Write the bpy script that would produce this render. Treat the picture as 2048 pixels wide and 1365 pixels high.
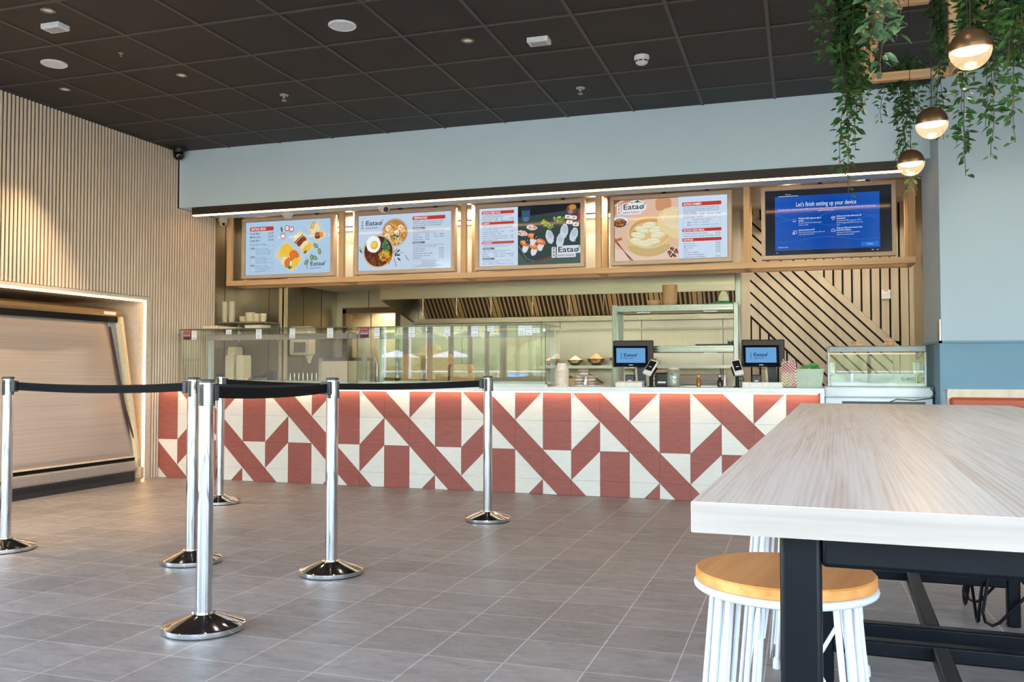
import bpy, bmesh, math, random
from mathutils import Vector, Matrix, Euler
R = math.radians
PI = math.pi
sc = bpy.context.scene
col = sc.collection
for _o in list(bpy.data.objects):
    bpy.data.objects.remove(_o)

# ------------------------------------------------------------------ camera
_yaw, _pit, _rol = 0.31302, 0.03369, 0.00039
_f = Vector((-math.sin(_yaw)*math.cos(_pit), math.cos(_yaw)*math.cos(_pit), math.sin(_pit)))
_r = Vector((math.cos(_yaw), math.sin(_yaw), 0))
_u = _r.cross(_f)
_r2 = _r*math.cos(_rol)+_u*math.sin(_rol)
_u2 = -_r*math.sin(_rol)+_u*math.cos(_rol)
cd = bpy.data.cameras.new('camera')
cam = bpy.data.objects.new('camera', cd)
col.objects.link(cam)
cam.matrix_world = Matrix(((_r2.x, _u2.x, -_f.x, 0), (_r2.y, _u2.y, -_f.y, 0), (_r2.z, _u2.z, -_f.z, 1.07), (0, 0, 0, 1)))
cd.sensor_fit = 'HORIZONTAL'
cd.sensor_width = 36
cd.lens = 1787.22*36/2048
cd.clip_start = 0.02
sc.camera = cam

# ------------------------------------------------------------------ world, exposure
sc.view_settings.view_transform = 'Standard'
sc.view_settings.look = 'None'
sc.view_settings.exposure = 0.22
sc.view_settings.gamma = 1.0
sc.view_settings.use_curve_mapping = False
sc.cycles.transparent_max_bounces = 32
wd = bpy.data.worlds.new('sky')
sc.world = wd
wd.use_nodes = True
_nt = wd.node_tree
_nt.nodes.clear()
_sky = _nt.nodes.new('ShaderNodeTexSky')
_sky.sky_type = 'NISHITA'
_sky.sun_disc = False
_sky.sun_elevation = R(42)
_sky.sun_rotation = R(20)
_sky.air_density = 1.2
_sky.dust_density = 0.8
_bg = _nt.nodes.new('ShaderNodeBackground')
SKY = 3.15
_bg.inputs[1].default_value = SKY
_wo = _nt.nodes.new('ShaderNodeOutputWorld')
_tn = _nt.nodes.new('ShaderNodeMix')
_tn.data_type = 'RGBA'
_tn.blend_type = 'MULTIPLY'
_tn.inputs[0].default_value = 1.0
_tn.inputs[7].default_value = (1.17, 0.98, 0.96, 1)
_nt.links.new(_sky.outputs[0], _tn.inputs[6])
_nt.links.new(_tn.outputs[2], _bg.inputs[0])
_nt.links.new(_bg.outputs[0], _wo.inputs[0])


# the sun stands behind the building: it lights the hedges and forecourt, not the room
_sl = bpy.data.lights.new('sun', 'SUN')
_sl.energy = 3.2
_sl.angle = R(1.0)
_sl.color = (1.0, 0.96, 0.90)
_so = bpy.data.objects.new('sun', _sl)
col.objects.link(_so)
_so.rotation_euler = (R(-48), 0, 0)


def area_light(name, loc, rot, sx, sy, power, color=(1, 1, 1), parent=None, portal=False, spread=None):
    l = bpy.data.lights.new(name, 'AREA')
    l.shape = 'RECTANGLE'
    l.size = sx
    l.size_y = sy
    l.energy = power
    l.color = color
    if portal:
        l.cycles.is_portal = True
    if spread:
        l.spread = spread
    o = bpy.data.objects.new(name, l)
    col.objects.link(o)
    o.parent = parent
    o.location = loc
    o.rotation_euler = rot
    return o


def spot_light(name, loc, power, color, ang=70, blend=0.6, parent=None, rot=(0, 0, 0), size=0.03):
    l = bpy.data.lights.new(name, 'SPOT')
    l.energy = power
    l.color = color
    l.spot_size = R(ang)
    l.spot_blend = blend
    l.shadow_soft_size = size
    o = bpy.data.objects.new(name, l)
    col.objects.link(o)
    o.parent = parent
    o.location = loc
    o.rotation_euler = rot
    return o


WARM = (1.0, 0.72, 0.45)
# daylight enters through the glazed shop front behind the camera and the added right glazing
area_light('window_light', (-0.6, -3.46, 1.7), (R(90), 0, R(180)), 10.8, 3.2, 10, portal=True)
area_light('window_light', (4.96, -0.5, 1.7), (R(90), 0, R(90)), 5.8, 3.2, 10, portal=True)
area_light('window_light', (-6.14, -0.45, 1.7), (R(90), 0, R(-90)), 5.9, 3.2, 10, portal=True)


# ------------------------------------------------------------------ colour helpers / materials
def s2l(c):
    return c/12.92 if c <= 0.04045 else ((c+0.055)/1.055)**2.4


def C8(r, g, b):
    return (s2l(r/255), s2l(g/255), s2l(b/255), 1.0)


def new_mat(name):
    m = bpy.data.materials.new(name)
    m.use_nodes = True
    nt = m.node_tree
    nt.nodes.clear()
    out = nt.nodes.new('ShaderNodeOutputMaterial')
    return m, nt, out


def pbsdf(nt, out, color, rough=0.5, metal=0.0, spec=0.5, coat=0.0):
    b = nt.nodes.new('ShaderNodeBsdfPrincipled')
    b.inputs['Base Color'].default_value = color
    b.inputs['Roughness'].default_value = rough
    b.inputs['Metallic'].default_value = metal
    b.inputs['Specular IOR Level'].default_value = spec
    b.inputs['Coat Weight'].default_value = coat
    nt.links.new(b.outputs[0], out.inputs[0])
    return b


def coords(nt, scale=(1, 1, 1), loc=(0, 0, 0), rot=(0, 0, 0)):
    tc = nt.nodes.new('ShaderNodeTexCoord')
    mp = nt.nodes.new('ShaderNodeMapping')
    mp.inputs['Scale'].default_value = scale
    mp.inputs['Location'].default_value = loc
    mp.inputs['Rotation'].default_value = rot
    nt.links.new(tc.outputs['Object'], mp.inputs[0])
    return mp.outputs[0]


def noise(nt, vec, scale, detail=4, rough=0.6, dist=0.0):
    n = nt.nodes.new('ShaderNodeTexNoise')
    n.inputs['Scale'].default_value = scale
    n.inputs['Detail'].default_value = detail
    n.inputs['Roughness'].default_value = rough
    n.inputs['Distortion'].default_value = dist
    nt.links.new(vec, n.inputs['Vector'])
    return n.outputs['Fac']


def ramp(nt, fac, stops):
    r = nt.nodes.new('ShaderNodeValToRGB')
    e = r.color_ramp.elements
    while len(e) < len(stops):
        e.new(0.5)
    for k, (p, c) in enumerate(stops):
        e[k].position = p
        e[k].color = c
    nt.links.new(fac, r.inputs[0])
    return r.outputs[0]


def bump(nt, b, h, strength=0.2, dist=0.01):
    n = nt.nodes.new('ShaderNodeBump')
    n.inputs['Strength'].default_value = strength
    n.inputs['Distance'].default_value = dist
    nt.links.new(h, n.inputs['Height'])
    nt.links.new(n.outputs[0], b.inputs['Normal'])


_cache = {}


def flat(name, color, rough=0.5, metal=0.0, spec=0.5, coat=0.0, var=0.06, sc_=30.0):
    if name in _cache:
        return _cache[name]
    m, nt, out = new_mat(name)
    b = pbsdf(nt, out, color, rough, metal, spec, coat)
    if var:
        f = noise(nt, coords(nt), sc_, 3)
        lo = tuple(c*(1-var) for c in color[:3])+(1,)
        hi = tuple(min(1, c*(1+var)) for c in color[:3])+(1,)
        nt.links.new(ramp(nt, f, [(0.35, lo), (0.65, hi)]), b.inputs['Base Color'])
    _cache[name] = m
    return m


def emit(name, color, strength):
    if name in _cache:
        return _cache[name]
    m, nt, out = new_mat(name)
    e = nt.nodes.new('ShaderNodeEmission')
    e.inputs[0].default_value = color
    e.inputs[1].default_value = strength
    nt.links.new(e.outputs[0], out.inputs[0])
    _cache[name] = m
    return m


def wood(name, lo, mid, hi, axis='X', rough=0.5, scale=1.0, bmp=0.1, contrast=0.25):
    """grain runs along the axis"""
    if name in _cache:
        return _cache[name]
    m, nt, out = new_mat(name)
    b = pbsdf(nt, out, mid, rough, 0, 0.4)
    s = {'X': (1.2, 26, 26), 'Y': (26, 1.2, 26), 'Z': (26, 26, 1.2)}[axis]
    v = coords(nt, tuple(k*scale for k in s))
    f1 = noise(nt, v, 1.0, 5, 0.6, 0.6)
    s2 = {'X': (0.4, 7, 7), 'Y': (7, 0.4, 7), 'Z': (7, 7, 0.4)}[axis]
    f2 = noise(nt, coords(nt, tuple(k*scale for k in s2), (3, 5, 1)), 1.0, 2, 0.5, 1.2)
    mx = nt.nodes.new('ShaderNodeMix')
    mx.data_type = 'FLOAT'
    mx.inputs[0].default_value = 0.45
    nt.links.new(f1, mx.inputs[2])
    nt.links.new(f2, mx.inputs[3])
    nt.links.new(ramp(nt, mx.outputs[0], [(0.5-contrast, lo), (0.5, mid), (0.5+contrast, hi)]), b.inputs['Base Color'])
    bump(nt, b, f1, bmp, 0.003)
    _cache[name] = m
    return m


def steel(name, color=(0.62, 0.61, 0.57, 1), rough=0.28, axis='Z', streak=0.12):
    if name in _cache:
        return _cache[name]
    m, nt, out = new_mat(name)
    b = pbsdf(nt, out, color, rough, 1.0)
    s = {'X': (1, 120, 120), 'Z': (120, 120, 1.5), 'Y': (120, 1, 120)}[axis]
    f = noise(nt, coords(nt, s), 1.0, 2)
    nt.links.new(ramp(nt, f, [(0.3, (rough*(1-streak*2),)*3+(1,)), (0.7, (rough*(1+streak*2),)*3+(1,))]), b.inputs['Roughness'])
    f2 = noise(nt, coords(nt, (1.1, 1.1, 1.1)), 2.0, 3)
    lo = tuple(c*0.9 for c in color[:3])+(1,)
    nt.links.new(ramp(nt, f2, [(0.3, lo), (0.7, color)]), b.inputs['Base Color'])
    _cache[name] = m
    return m


def glass(name, tint=(0.965, 0.985, 0.972, 1), ior=1.7, haze=0.0, rough=0.0):
    if name in _cache:
        return _cache[name]
    m, nt, out = new_mat(name)
    t = nt.nodes.new('ShaderNodeBsdfTransparent')
    t.inputs[0].default_value = tint
    g = nt.nodes.new('ShaderNodeBsdfGlossy')
    g.inputs['Roughness'].default_value = rough
    fr = nt.nodes.new('ShaderNodeFresnel')
    ge = nt.nodes.new('ShaderNodeNewGeometry')
    mi = nt.nodes.new('ShaderNodeMapRange')
    mi.inputs['To Min'].default_value = ior
    mi.inputs['To Max'].default_value = 1.0/ior
    nt.links.new(ge.outputs['Backfacing'], mi.inputs['Value'])
    nt.links.new(mi.outputs[0], fr.inputs[0])
    mx = nt.nodes.new('ShaderNodeMixShader')
    nt.links.new(fr.outputs[0], mx.inputs[0])
    nt.links.new(t.outputs[0], mx.inputs[1])
    nt.links.new(g.outputs[0], mx.inputs[2])
    src = mx.outputs[0]
    if haze:
        d = nt.nodes.new('ShaderNodeBsdfDiffuse')
        d.inputs[0].default_value = (0.85, 0.87, 0.84, 1)
        m2 = nt.nodes.new('ShaderNodeMixShader')
        m2.inputs[0].default_value = haze
        nt.links.new(src, m2.inputs[1])
        nt.links.new(d.outputs[0], m2.inputs[2])
        src = m2.outputs[0]
    nt.links.new(src, out.inputs[0])
    _cache[name] = m
    return m


def picture(name='screen_picture', strength=1.0):
    """emits the picture stored per face in the colour attribute (a lit display)"""
    key = name
    if key in _cache:
        return _cache[key]
    m, nt, out = new_mat(name)
    a = nt.nodes.new('ShaderNodeVertexColor')
    a.layer_name = 'Col'
    e = nt.nodes.new('ShaderNodeEmission')
    e.inputs[1].default_value = strength
    g = nt.nodes.new('ShaderNodeBsdfGlossy')
    g.inputs['Roughness'].default_value = 0.08
    g.inputs[0].default_value = (0.04, 0.04, 0.04, 1)
    ad = nt.nodes.new('ShaderNodeAddShader')
    nt.links.new(a.outputs[0], e.inputs[0])
    nt.links.new(e.outputs[0], ad.inputs[0])
    nt.links.new(g.outputs[0], ad.inputs[1])
    nt.links.new(ad.outputs[0], out.inputs[0])
    _cache[key] = m
    return m


def printed(name='printed_label'):
    if name in _cache:
        return _cache[name]
    m, nt, out = new_mat(name)
    b = pbsdf(nt, out, (1, 1, 1, 1), 0.5)
    a = nt.nodes.new('ShaderNodeVertexColor')
    a.layer_name = 'Col'
    nt.links.new(a.outputs[0], b.inputs['Base Color'])
    _cache[name] = m
    return m


# ------------------------------------------------------------------ mesh builder
class G:
    def __init__(s):
        s.v = []
        s.f = []
        s.m = []
        s.c = []
        s.M = None

    def add(s, vs, fs, m=0, c=None):
        b = len(s.v)
        for p in vs:
            p = Vector(p)
            if s.M is not None:
                p = s.M @ p
            s.v.append(tuple(p))
        for f in fs:
            s.f.append(tuple(b+i for i in f))
            s.m.append(m)
            s.c.append(c)
        return s

    def box(s, x0, x1, y0, y1, z0, z1, m=0):
        vs = [(x, y, z) for z in (z0, z1) for y in (y0, y1) for x in (x0, x1)]
        return s.add(vs, [(0, 2, 3, 1), (4, 5, 7, 6), (0, 1, 5, 4), (2, 6, 7, 3), (0, 4, 6, 2), (1, 3, 7, 5)], m)

    def obox(s, c, sz, rot, m=0):
        mm = Matrix.Translation(c) @ Euler(rot).to_matrix().to_4x4()
        o = s.M
        s.M = mm if o is None else o @ mm
        s.box(-sz[0]/2, sz[0]/2, -sz[1]/2, sz[1]/2, -sz[2]/2, sz[2]/2, m)
        s.M = o
        return s

    def lathe(s, prof, n=24, c=(0, 0, 0), m=0, sx=1.0, sy=1.0):
        vs = []
        fs = []
        rings = []
        for r, z in prof:
            if r < 1e-6:
                rings.append([len(vs)])
                vs.append((c[0], c[1], c[2]+z))
            else:
                rings.append(list(range(len(vs), len(vs)+n)))
                for k in range(n):
                    a = 2*PI*k/n
                    vs.append((c[0]+r*sx*math.cos(a), c[1]+r*sy*math.sin(a), c[2]+z))
        for a, b in zip(rings, rings[1:]):
            if len(a) == 1 and len(b) == 1:
                continue
            for k in range(n):
                k2 = (k+1) % n
                if len(a) == 1:
                    fs.append((a[0], b[k2], b[k]))
                elif len(b) == 1:
                    fs.append((a[k], a[k2], b[0]))
                else:
                    fs.append((a[k], a[k2], b[k2], b[k]))
        return s.add(vs, fs, m)

    def cyl(s, r, z0, z1, c=(0, 0), n=24, m=0, r2=None):
        r2 = r if r2 is None else r2
        return s.lathe([(0, z0), (r, z0), (r2, z1), (0, z1)], n, (c[0], c[1], 0), m)

    def tube(s, pts, r, n=8, m=0, closed=False, caps=True):
        P = [Vector(p) for p in pts]
        N = len(P)
        rr = r if isinstance(r, (list, tuple)) else [r]*N
        vs = []
        prev = None
        for i in range(N):
            if closed:
                t = (P[(i+1) % N]-P[i-1]).normalized()
            else:
                t = (P[min(i+1, N-1)]-P[max(i-1, 0)]).normalized()
            if prev is None:
                a = Vector((0, 0, 1)) if abs(t.z) < 0.9 else Vector((1, 0, 0))
                nrm = t.cross(a).normalized()
            else:
                nrm = (prev-t*prev.dot(t)).normalized()
            prev = nrm
            b = t.cross(nrm)
            for k in range(n):
                an = 2*PI*k/n
                vs.append(P[i]+(nrm*math.cos(an)+b*math.sin(an))*rr[i])
        fs = []
        for i in range(N if closed else N-1):
            j = (i+1) % N
            for k in range(n):
                k2 = (k+1) % n
                fs.append((i*n+k, i*n+k2, j*n+k2, j*n+k))
        if caps and not closed:
            fs.append(tuple(reversed(range(n))))
            fs.append(tuple(range((N-1)*n, N*n)))
        return s.add(vs, fs, m)

    def prism(s, poly, a0, a1, axis='Y', m=0):
        """extrude a polygon; poly in (x,z) for Y, (y,z) for X, (x,y) for Z"""
        def P(p, a):
            return {'Y': (p[0], a, p[1]), 'X': (a, p[0], p[1]), 'Z': (p[0], p[1], a)}[axis]
        n = len(poly)
        vs = [P(p, a0) for p in poly]+[P(p, a1) for p in poly]
        fs = [tuple(range(n)), tuple(reversed(range(n, 2*n)))]
        for k in range(n):
            k2 = (k+1) % n
            fs.append((k, n+k, n+k2, k2))
        return s.add(vs, fs, m)

    def sphere(s, c, r, n=16, m=0, sz=1.0):
        prof = [(r*math.sin(PI*k/(n//2)) if 0 < k < n//2 else 0, -r*sz*math.cos(PI*k/(n//2))) for k in range(n//2+1)]
        return s.lathe(prof, n, c, m)

    def build(s, name, mats, parent=None, loc=None, smooth=None, bevel=0.0, seg=2):
        me = bpy.data.meshes.new(name)
        me.from_pydata(s.v, [], s.f)
        if not isinstance(mats, (list, tuple)):
            mats = [mats]
        for mm in mats:
            me.materials.append(mm)
        if len(mats) > 1:
            me.polygons.foreach_set('material_index', s.m)
        if any(c is not None for c in s.c):
            at = me.color_attributes.new('Col', 'FLOAT_COLOR', 'CORNER')
            data = []
            for p, c in zip(me.polygons, s.c):
                data += list(c or (1, 1, 1, 1))*p.loop_total
            at.data.foreach_set('color', data)
        else:
            bm = bmesh.new()
            bm.from_mesh(me)
            bmesh.ops.recalc_face_normals(bm, faces=bm.faces)
            bm.to_mesh(me)
            bm.free()
        if smooth:
            me.polygons.foreach_set('use_smooth', [True]*len(me.polygons))
            me.set_sharp_from_angle(angle=R(smooth))
        me.update()
        o = bpy.data.objects.new(name, me)
        col.objects.link(o)
        if parent is not None:
            o.parent = parent
        if loc is not None:
            o.location = loc
        if bevel:
            md = o.modifiers.new('bevel', 'BEVEL')
            md.width = bevel
            md.segments = seg
            md.limit_method = 'ANGLE'
            md.harden_normals = False
            me.polygons.foreach_set('use_smooth', [True]*len(me.polygons))
            me.set_sharp_from_angle(angle=R(40))
        return o


def box(name, mat, x0, x1, y0, y1, z0, z1, parent=None, bevel=0.0):
    return G().box(x0, x1, y0, y1, z0, z1).build(name, mat, parent, bevel=bevel)


def cbox(name, mat, w, d, hgt, loc, parent=None, bevel=0.0):
    """box with its origin at the middle of its base"""
    return G().box(-w/2, w/2, -d/2, d/2, 0, hgt).build(name, mat, parent, loc=loc, bevel=bevel)


def tag(o, label, cat, group=None, kind=None):
    if label:
        o['label'] = label
    if cat:
        o['category'] = cat
    if group:
        o['group'] = group
    if kind:
        o['kind'] = kind
    return o


def struct(o, label=None):
    o['kind'] = 'structure'
    if label:
        o['label'] = label
    return o


def thing(name, label, cat, loc=(0, 0, 0), rz=0.0, group=None):
    o = bpy.data.objects.new(name, None)
    o.empty_display_size = 0.1
    col.objects.link(o)
    o.location = loc
    o.rotation_euler = (0, 0, rz)
    return tag(o, label, cat, group)


def dup(root, loc, rz=0.0, label=None, group=None):
    r = root.copy()
    col.objects.link(r)
    r.location = loc
    r.rotation_euler = (0, 0, rz)
    if label:
        r['label'] = label
    if group:
        r['group'] = group
    for ch in list(root.children):
        c = ch.copy()
        col.objects.link(c)
        c.parent = r
        for g in list(ch.children):
            d = g.copy()
            col.objects.link(d)
            d.parent = c
    return r


# ------------------------------------------------------------------ text and pictures
_tx = {}


def text_mesh(body, bold=0.0):
    key = (body, bold)
    if key in _tx:
        return _tx[key]
    cu = bpy.data.curves.new('t', 'FONT')
    cu.body = body
    cu.size = 1.0
    cu.resolution_u = 2
    cu.offset = bold
    o = bpy.data.objects.new('t', cu)
    me = o.to_mesh()
    vs = [tuple(v.co[:2]) for v in me.vertices]
    fs = [tuple(p.vertices) for p in me.polygons]
    o.to_mesh_clear()
    bpy.data.objects.remove(o)
    bpy.data.curves.remove(cu)
    w = max([v[0] for v in vs] or [0])
    _tx[key] = (vs, fs, w)
    return _tx[key]


class Pic(G):
    """flat picture: u to the right, v up, layers step towards the viewer (-Y)"""
    def __init__(s, eps=0.0002):
        super().__init__()
        s.eps = eps
        s.k = 0

    def P(s, pts, color, lay=None):
        if lay is None:
            s.k += 1
            y = -s.k*s.eps*0.25
        else:
            y = -lay
        s.add([(p[0], y, p[1]) for p in pts], [tuple(range(len(pts)))], 0, color)

    def rect(s, x0, x1, z0, z1, color):
        s.P([(x0, z0), (x1, z0), (x1, z1), (x0, z1)], color)

    def rrect(s, x0, x1, z0, z1, r, color, rot=0.0):
        pts = []
        cx, cz = (x0+x1)/2, (z0+z1)/2
        for (ax, az, a0) in ((x1-r, z0+r, -90), (x1-r, z1-r, 0), (x0+r, z1-r, 90), (x0+r, z0+r, 180)):
            for k in range(5):
                a = R(a0+90*k/4)
                pts.append((ax+r*math.cos(a), az+r*math.sin(a)))
        c_, s_ = math.cos(rot), math.sin(rot)
        pts = [(cx+(x-cx)*c_-(z-cz)*s_, cz+(x-cx)*s_+(z-cz)*c_) for x, z in pts]
        s.P(pts, color)

    def ell(s, cx, cz, rx, rz, color, rot=0.0, n=24, wob=0.0, rnd=None):
        pts = []
        for k in range(n):
            a = 2*PI*k/n
            q = 1+(rnd.uniform(-wob, wob) if rnd else 0)
            x, z = rx*q*math.cos(a), rz*q*math.sin(a)
            pts.append((cx+x*math.cos(rot)-z*math.sin(rot), cz+x*math.sin(rot)+z*math.cos(rot)))
        s.P(pts, color)

    def ring(s, cx, cz, rx, rz, w, color, rot=0.0, n=24):
        s.ell(cx, cz, rx, rz, color, rot, n)

    def line(s, pts, w, color):
        s.k += 1
        y = -s.k*s.eps*0.25
        for (x0, z0), (x1, z1) in zip(pts, pts[1:]):
            d = math.hypot(x1-x0, z1-z0) or 1e-6
            nx, nz = -(z1-z0)/d*w/2, (x1-x0)/d*w/2
            s.add([(x0-nx, y, z0-nz), (x1-nx, y, z1-nz), (x1+nx, y, z1+nz), (x0+nx, y, z0+nz)], [(0, 1, 2, 3)], 0, color)

    def frame(s, x0, x1, z0, z1, w, color):
        s.line([(x0, z0), (x1, z0), (x1, z1), (x0, z1), (x0, z0)], w, color)

    def text(s, body, x, z, size, color, align='L', bold=0.0, width=None):
        vs, fs, w = text_mesh(body, bold)
        if not vs:
            return
        k = size
        kx = k if width is None or w == 0 else width/w
        off = {'L': 0, 'R': -w*kx, 'C': -w*kx/2}[align]
        s.k += 1
        y = -s.k*s.eps*0.25
        s.add([(x+off+vx*kx, y, z+vz*k) for vx, vz in vs], fs, 0, color)

    def blobs(s, cx, cz, rx, rz, n, sz, colors, rnd, rot=0.0, shape='e'):
        for _ in range(n):
            a = rnd.uniform(0, 2*PI)
            q = math.sqrt(rnd.uniform(0, 1))
            x, z = rx*q*math.cos(a), rz*q*math.sin(a)
            px = cx+x*math.cos(rot)-z*math.sin(rot)
            pz = cz+x*math.sin(rot)+z*math.cos(rot)
            c = rnd.choice(colors)
            k = sz*rnd.uniform(0.6, 1.3)
            if shape == 'e':
                s.ell(px, pz, k, k*rnd.uniform(0.5, 1), c, rnd.uniform(0, 3), 7)
            else:
                t = rnd.uniform(0, 3.1)
                b = rnd.uniform(-1, 1)
                s.line([(px+k*3*math.cos(t+b*0.5*u)*u, pz+k*3*math.sin(t+b*0.5*u)*u) for u in (-1, -0.5, 0, 0.5, 1)], k*0.6, c)


BLK = C8(18, 24, 34)


def logo(p, x, z, h, ink=BLK, sub=None, bg=None):
    """Eatao asian fusion; x,z lower left of the big word, h its cap height"""
    sub = sub or ink
    if bg:
        p.rrect(x-h*0.18, x+h*4.05, z-h*0.25, z+h*1.15, h*0.2, bg)
        p.rrect(x-h*1.1, x-h*0.35, z-h*0.95, z+h*1.0, h*0.2, bg)
        p.rrect(x-h*0.2, x+h*3.2, z-h*0.95, z-h*0.1, h*0.15, bg)
    p.text('Eatao', x, z, h*1.4, ink, bold=0.012, width=h*3.75)
    p.line([(x+h*3.1, z-h*0.05), (x+h*3.95, z+h*1.15)], h*0.09, ink)
    p.line([(x+h*3.35, z-h*0.0), (x+h*4.1, z+h*0.95)], h*0.05, ink)
    p.text('asian fusion', x, z-h*0.72, h*0.62, sub, width=h*2.9)
    for k in range(3):                                  # column of three small characters
        zc = z+h*(0.72-0.62*k)
        xc = x-h*0.72
        p.line([(xc-h*0.2, zc+h*0.16), (xc+h*0.2, zc+h*0.16)], h*0.06, sub)
        p.line([(xc, zc+h*0.25), (xc, zc-h*0.2)], h*0.06, sub)
        p.line([(xc-h*0.22, zc-h*0.2), (xc, zc+h*0.02), (xc+h*0.22, zc-h*0.2)], h*0.06, sub)
        p.line([(xc-h*0.15, zc-h*0.06), (xc+h*0.15, zc-h*0.06)], h*0.05, sub)


# ------------------------------------------------------------------ shared materials
M = {}
M['black'] = flat('black_powder_coat', C8(11, 15, 20), 0.36, 0, 0.15, var=0.15)
M['blackplastic'] = flat('black_plastic', C8(28, 28, 30), 0.42)
M['darkplastic'] = flat('dark_grey_plastic', C8(58, 62, 66), 0.45)
M['white'] = flat('white_plastic', C8(232, 232, 230), 0.4)
M['whitemetal'] = flat('white_powder_coat', C8(206, 211, 217), 0.32, var=0.03)
M['chrome'] = steel('polished_steel', (0.80, 0.80, 0.80, 1), 0.09, 'Z', 0.3)
M['base_chrome'] = flat('mirror_steel', (0.78, 0.78, 0.78, 1), 0.06, 1.0, var=0.02)
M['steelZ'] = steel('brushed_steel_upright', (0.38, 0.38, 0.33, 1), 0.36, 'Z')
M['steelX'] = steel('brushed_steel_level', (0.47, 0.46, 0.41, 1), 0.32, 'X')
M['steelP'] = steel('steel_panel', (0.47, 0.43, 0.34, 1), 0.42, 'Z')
M['oak'] = wood('trellis_oak', C8(196, 150, 104), C8(220, 180, 134), C8(234, 202, 160), 'X', 0.5)
M['oakZ'] = wood('trellis_oak_upright', C8(192, 148, 102), C8(216, 176, 130), C8(230, 198, 156), 'Z', 0.5)
M['oakY'] = wood('trellis_oak_depth', C8(192, 148, 102), C8(216, 176, 130), C8(230, 198, 156), 'Y', 0.5)
M['ashframe'] = wood('limed_oak_frame', C8(196, 172, 144), C8(210, 188, 162), C8(220, 200, 176), 'X', 0.5, contrast=0.35)
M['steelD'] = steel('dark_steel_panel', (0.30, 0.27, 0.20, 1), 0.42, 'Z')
M['glass'] = glass('display_glass')
M['glassedge'] = flat('green_glass_edge', C8(60, 98, 82), 0.2, 0, 0.6)
M['led'] = emit('warm_led', (1.0, 0.54, 0.22, 1), 10.0)
M['cream'] = flat('cream_container', C8(226, 214, 180), 0.55)
M['kraft'] = flat('kraft_card', C8(196, 158, 112), 0.75)
M['paper'] = flat('white_paper', C8(238, 236, 230), 0.7)
# ================================================================== SETTING
HC = 3.378                       # ceiling height


def floor_mat():
    m, nt, out = new_mat('grey_floor_tiles')
    b = pbsdf(nt, out, (0.3, 0.3, 0.3, 1), 0.45, 0, 0.5)
    v = coords(nt, (1, 1, 1), (1.66, -3.445, 0))
    br = nt.nodes.new('ShaderNodeTexBrick')
    br.offset = 0.0
    br.squash = 1.0
    br.inputs['Scale'].default_value = 1.0
    br.inputs['Brick Width'].default_value = 0.305
    br.inputs['Row Height'].default_value = 0.305
    br.inputs['Mortar Size'].default_value = 0.0028
    br.inputs['Mortar Smooth'].default_value = 0.1
    br.inputs['Bias'].default_value = 0.0
    br.inputs['Color1'].default_value = C8(138, 134, 131)
    br.inputs['Color2'].default_value = C8(154, 150, 147)
    br.inputs['Mortar'].default_value = C8(200, 197, 191)
    nt.links.new(v, br.inputs[0])
    f = noise(nt, coords(nt, (2.2, 5, 1)), 3.0, 8, 0.72, 0.7)
    c = ramp(nt, f, [(0.28, (0.62, 0.62, 0.62, 1)), (0.52, (1, 1, 1, 1)), (0.76, (1.32, 1.32, 1.32, 1))])
    mx = nt.nodes.new('ShaderNodeMix')
    mx.data_type = 'RGBA'
    mx.blend_type = 'MULTIPLY'
    mx.inputs[0].default_value = 0.8
    nt.links.new(br.outputs[0], mx.inputs[6])
    nt.links.new(c, mx.inputs[7])
    nt.links.new(mx.outputs[2], b.inputs['Base Color'])
    f2 = noise(nt, coords(nt, (5, 16, 1)), 4.0, 6, 0.7, 1.5)
    nt.links.new(ramp(nt, f2, [(0.3, (0.30,)*3+(1,)), (0.7, (0.55,)*3+(1,))]), b.inputs['Roughness'])
    ma = nt.nodes.new('ShaderNodeMath')
    ma.operation = 'SUBTRACT'
    nt.links.new(f2, ma.inputs[0])
    nt.links.new(br.outputs['Fac'], ma.inputs[1])
    bump(nt, b, ma.outputs[0], 0.35, 0.004)
    return m


struct(box('floor', floor_mat(), -6.9, 5.2, -3.7, 10.7, -0.12, 0.0), 'grey stone-look tiled floor')

# ceiling: dark mineral tiles in an exposed grid
cm = flat('dark_ceiling_tile', C8(41, 38, 38), 0.62, var=0.12, sc_=3.0)
g = G()
g.box(-6.9, 5.2, -3.7, 7.80, HC, HC+0.1)
ceil = struct(g.build('ceiling', cm), 'dark brown tiled suspended ceiling')
g = G()
for i in range(-1, 19):
    x = -5.5906+0.6*i
    if -6.2 < x < 5:
        g.box(x-0.012, x+0.012, -3.6, 7.8, HC-0.006, HC+0.01)
for j in range(-14, 5):
    y = 4.949+0.6*j
    g.box(-6.2, 5.0, y-0.012, y+0.012, HC-0.0055, HC+0.01)
g.build('ceiling_grid', flat('ceiling_grid_metal', C8(76, 72, 70), 0.5), ceil)

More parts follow.
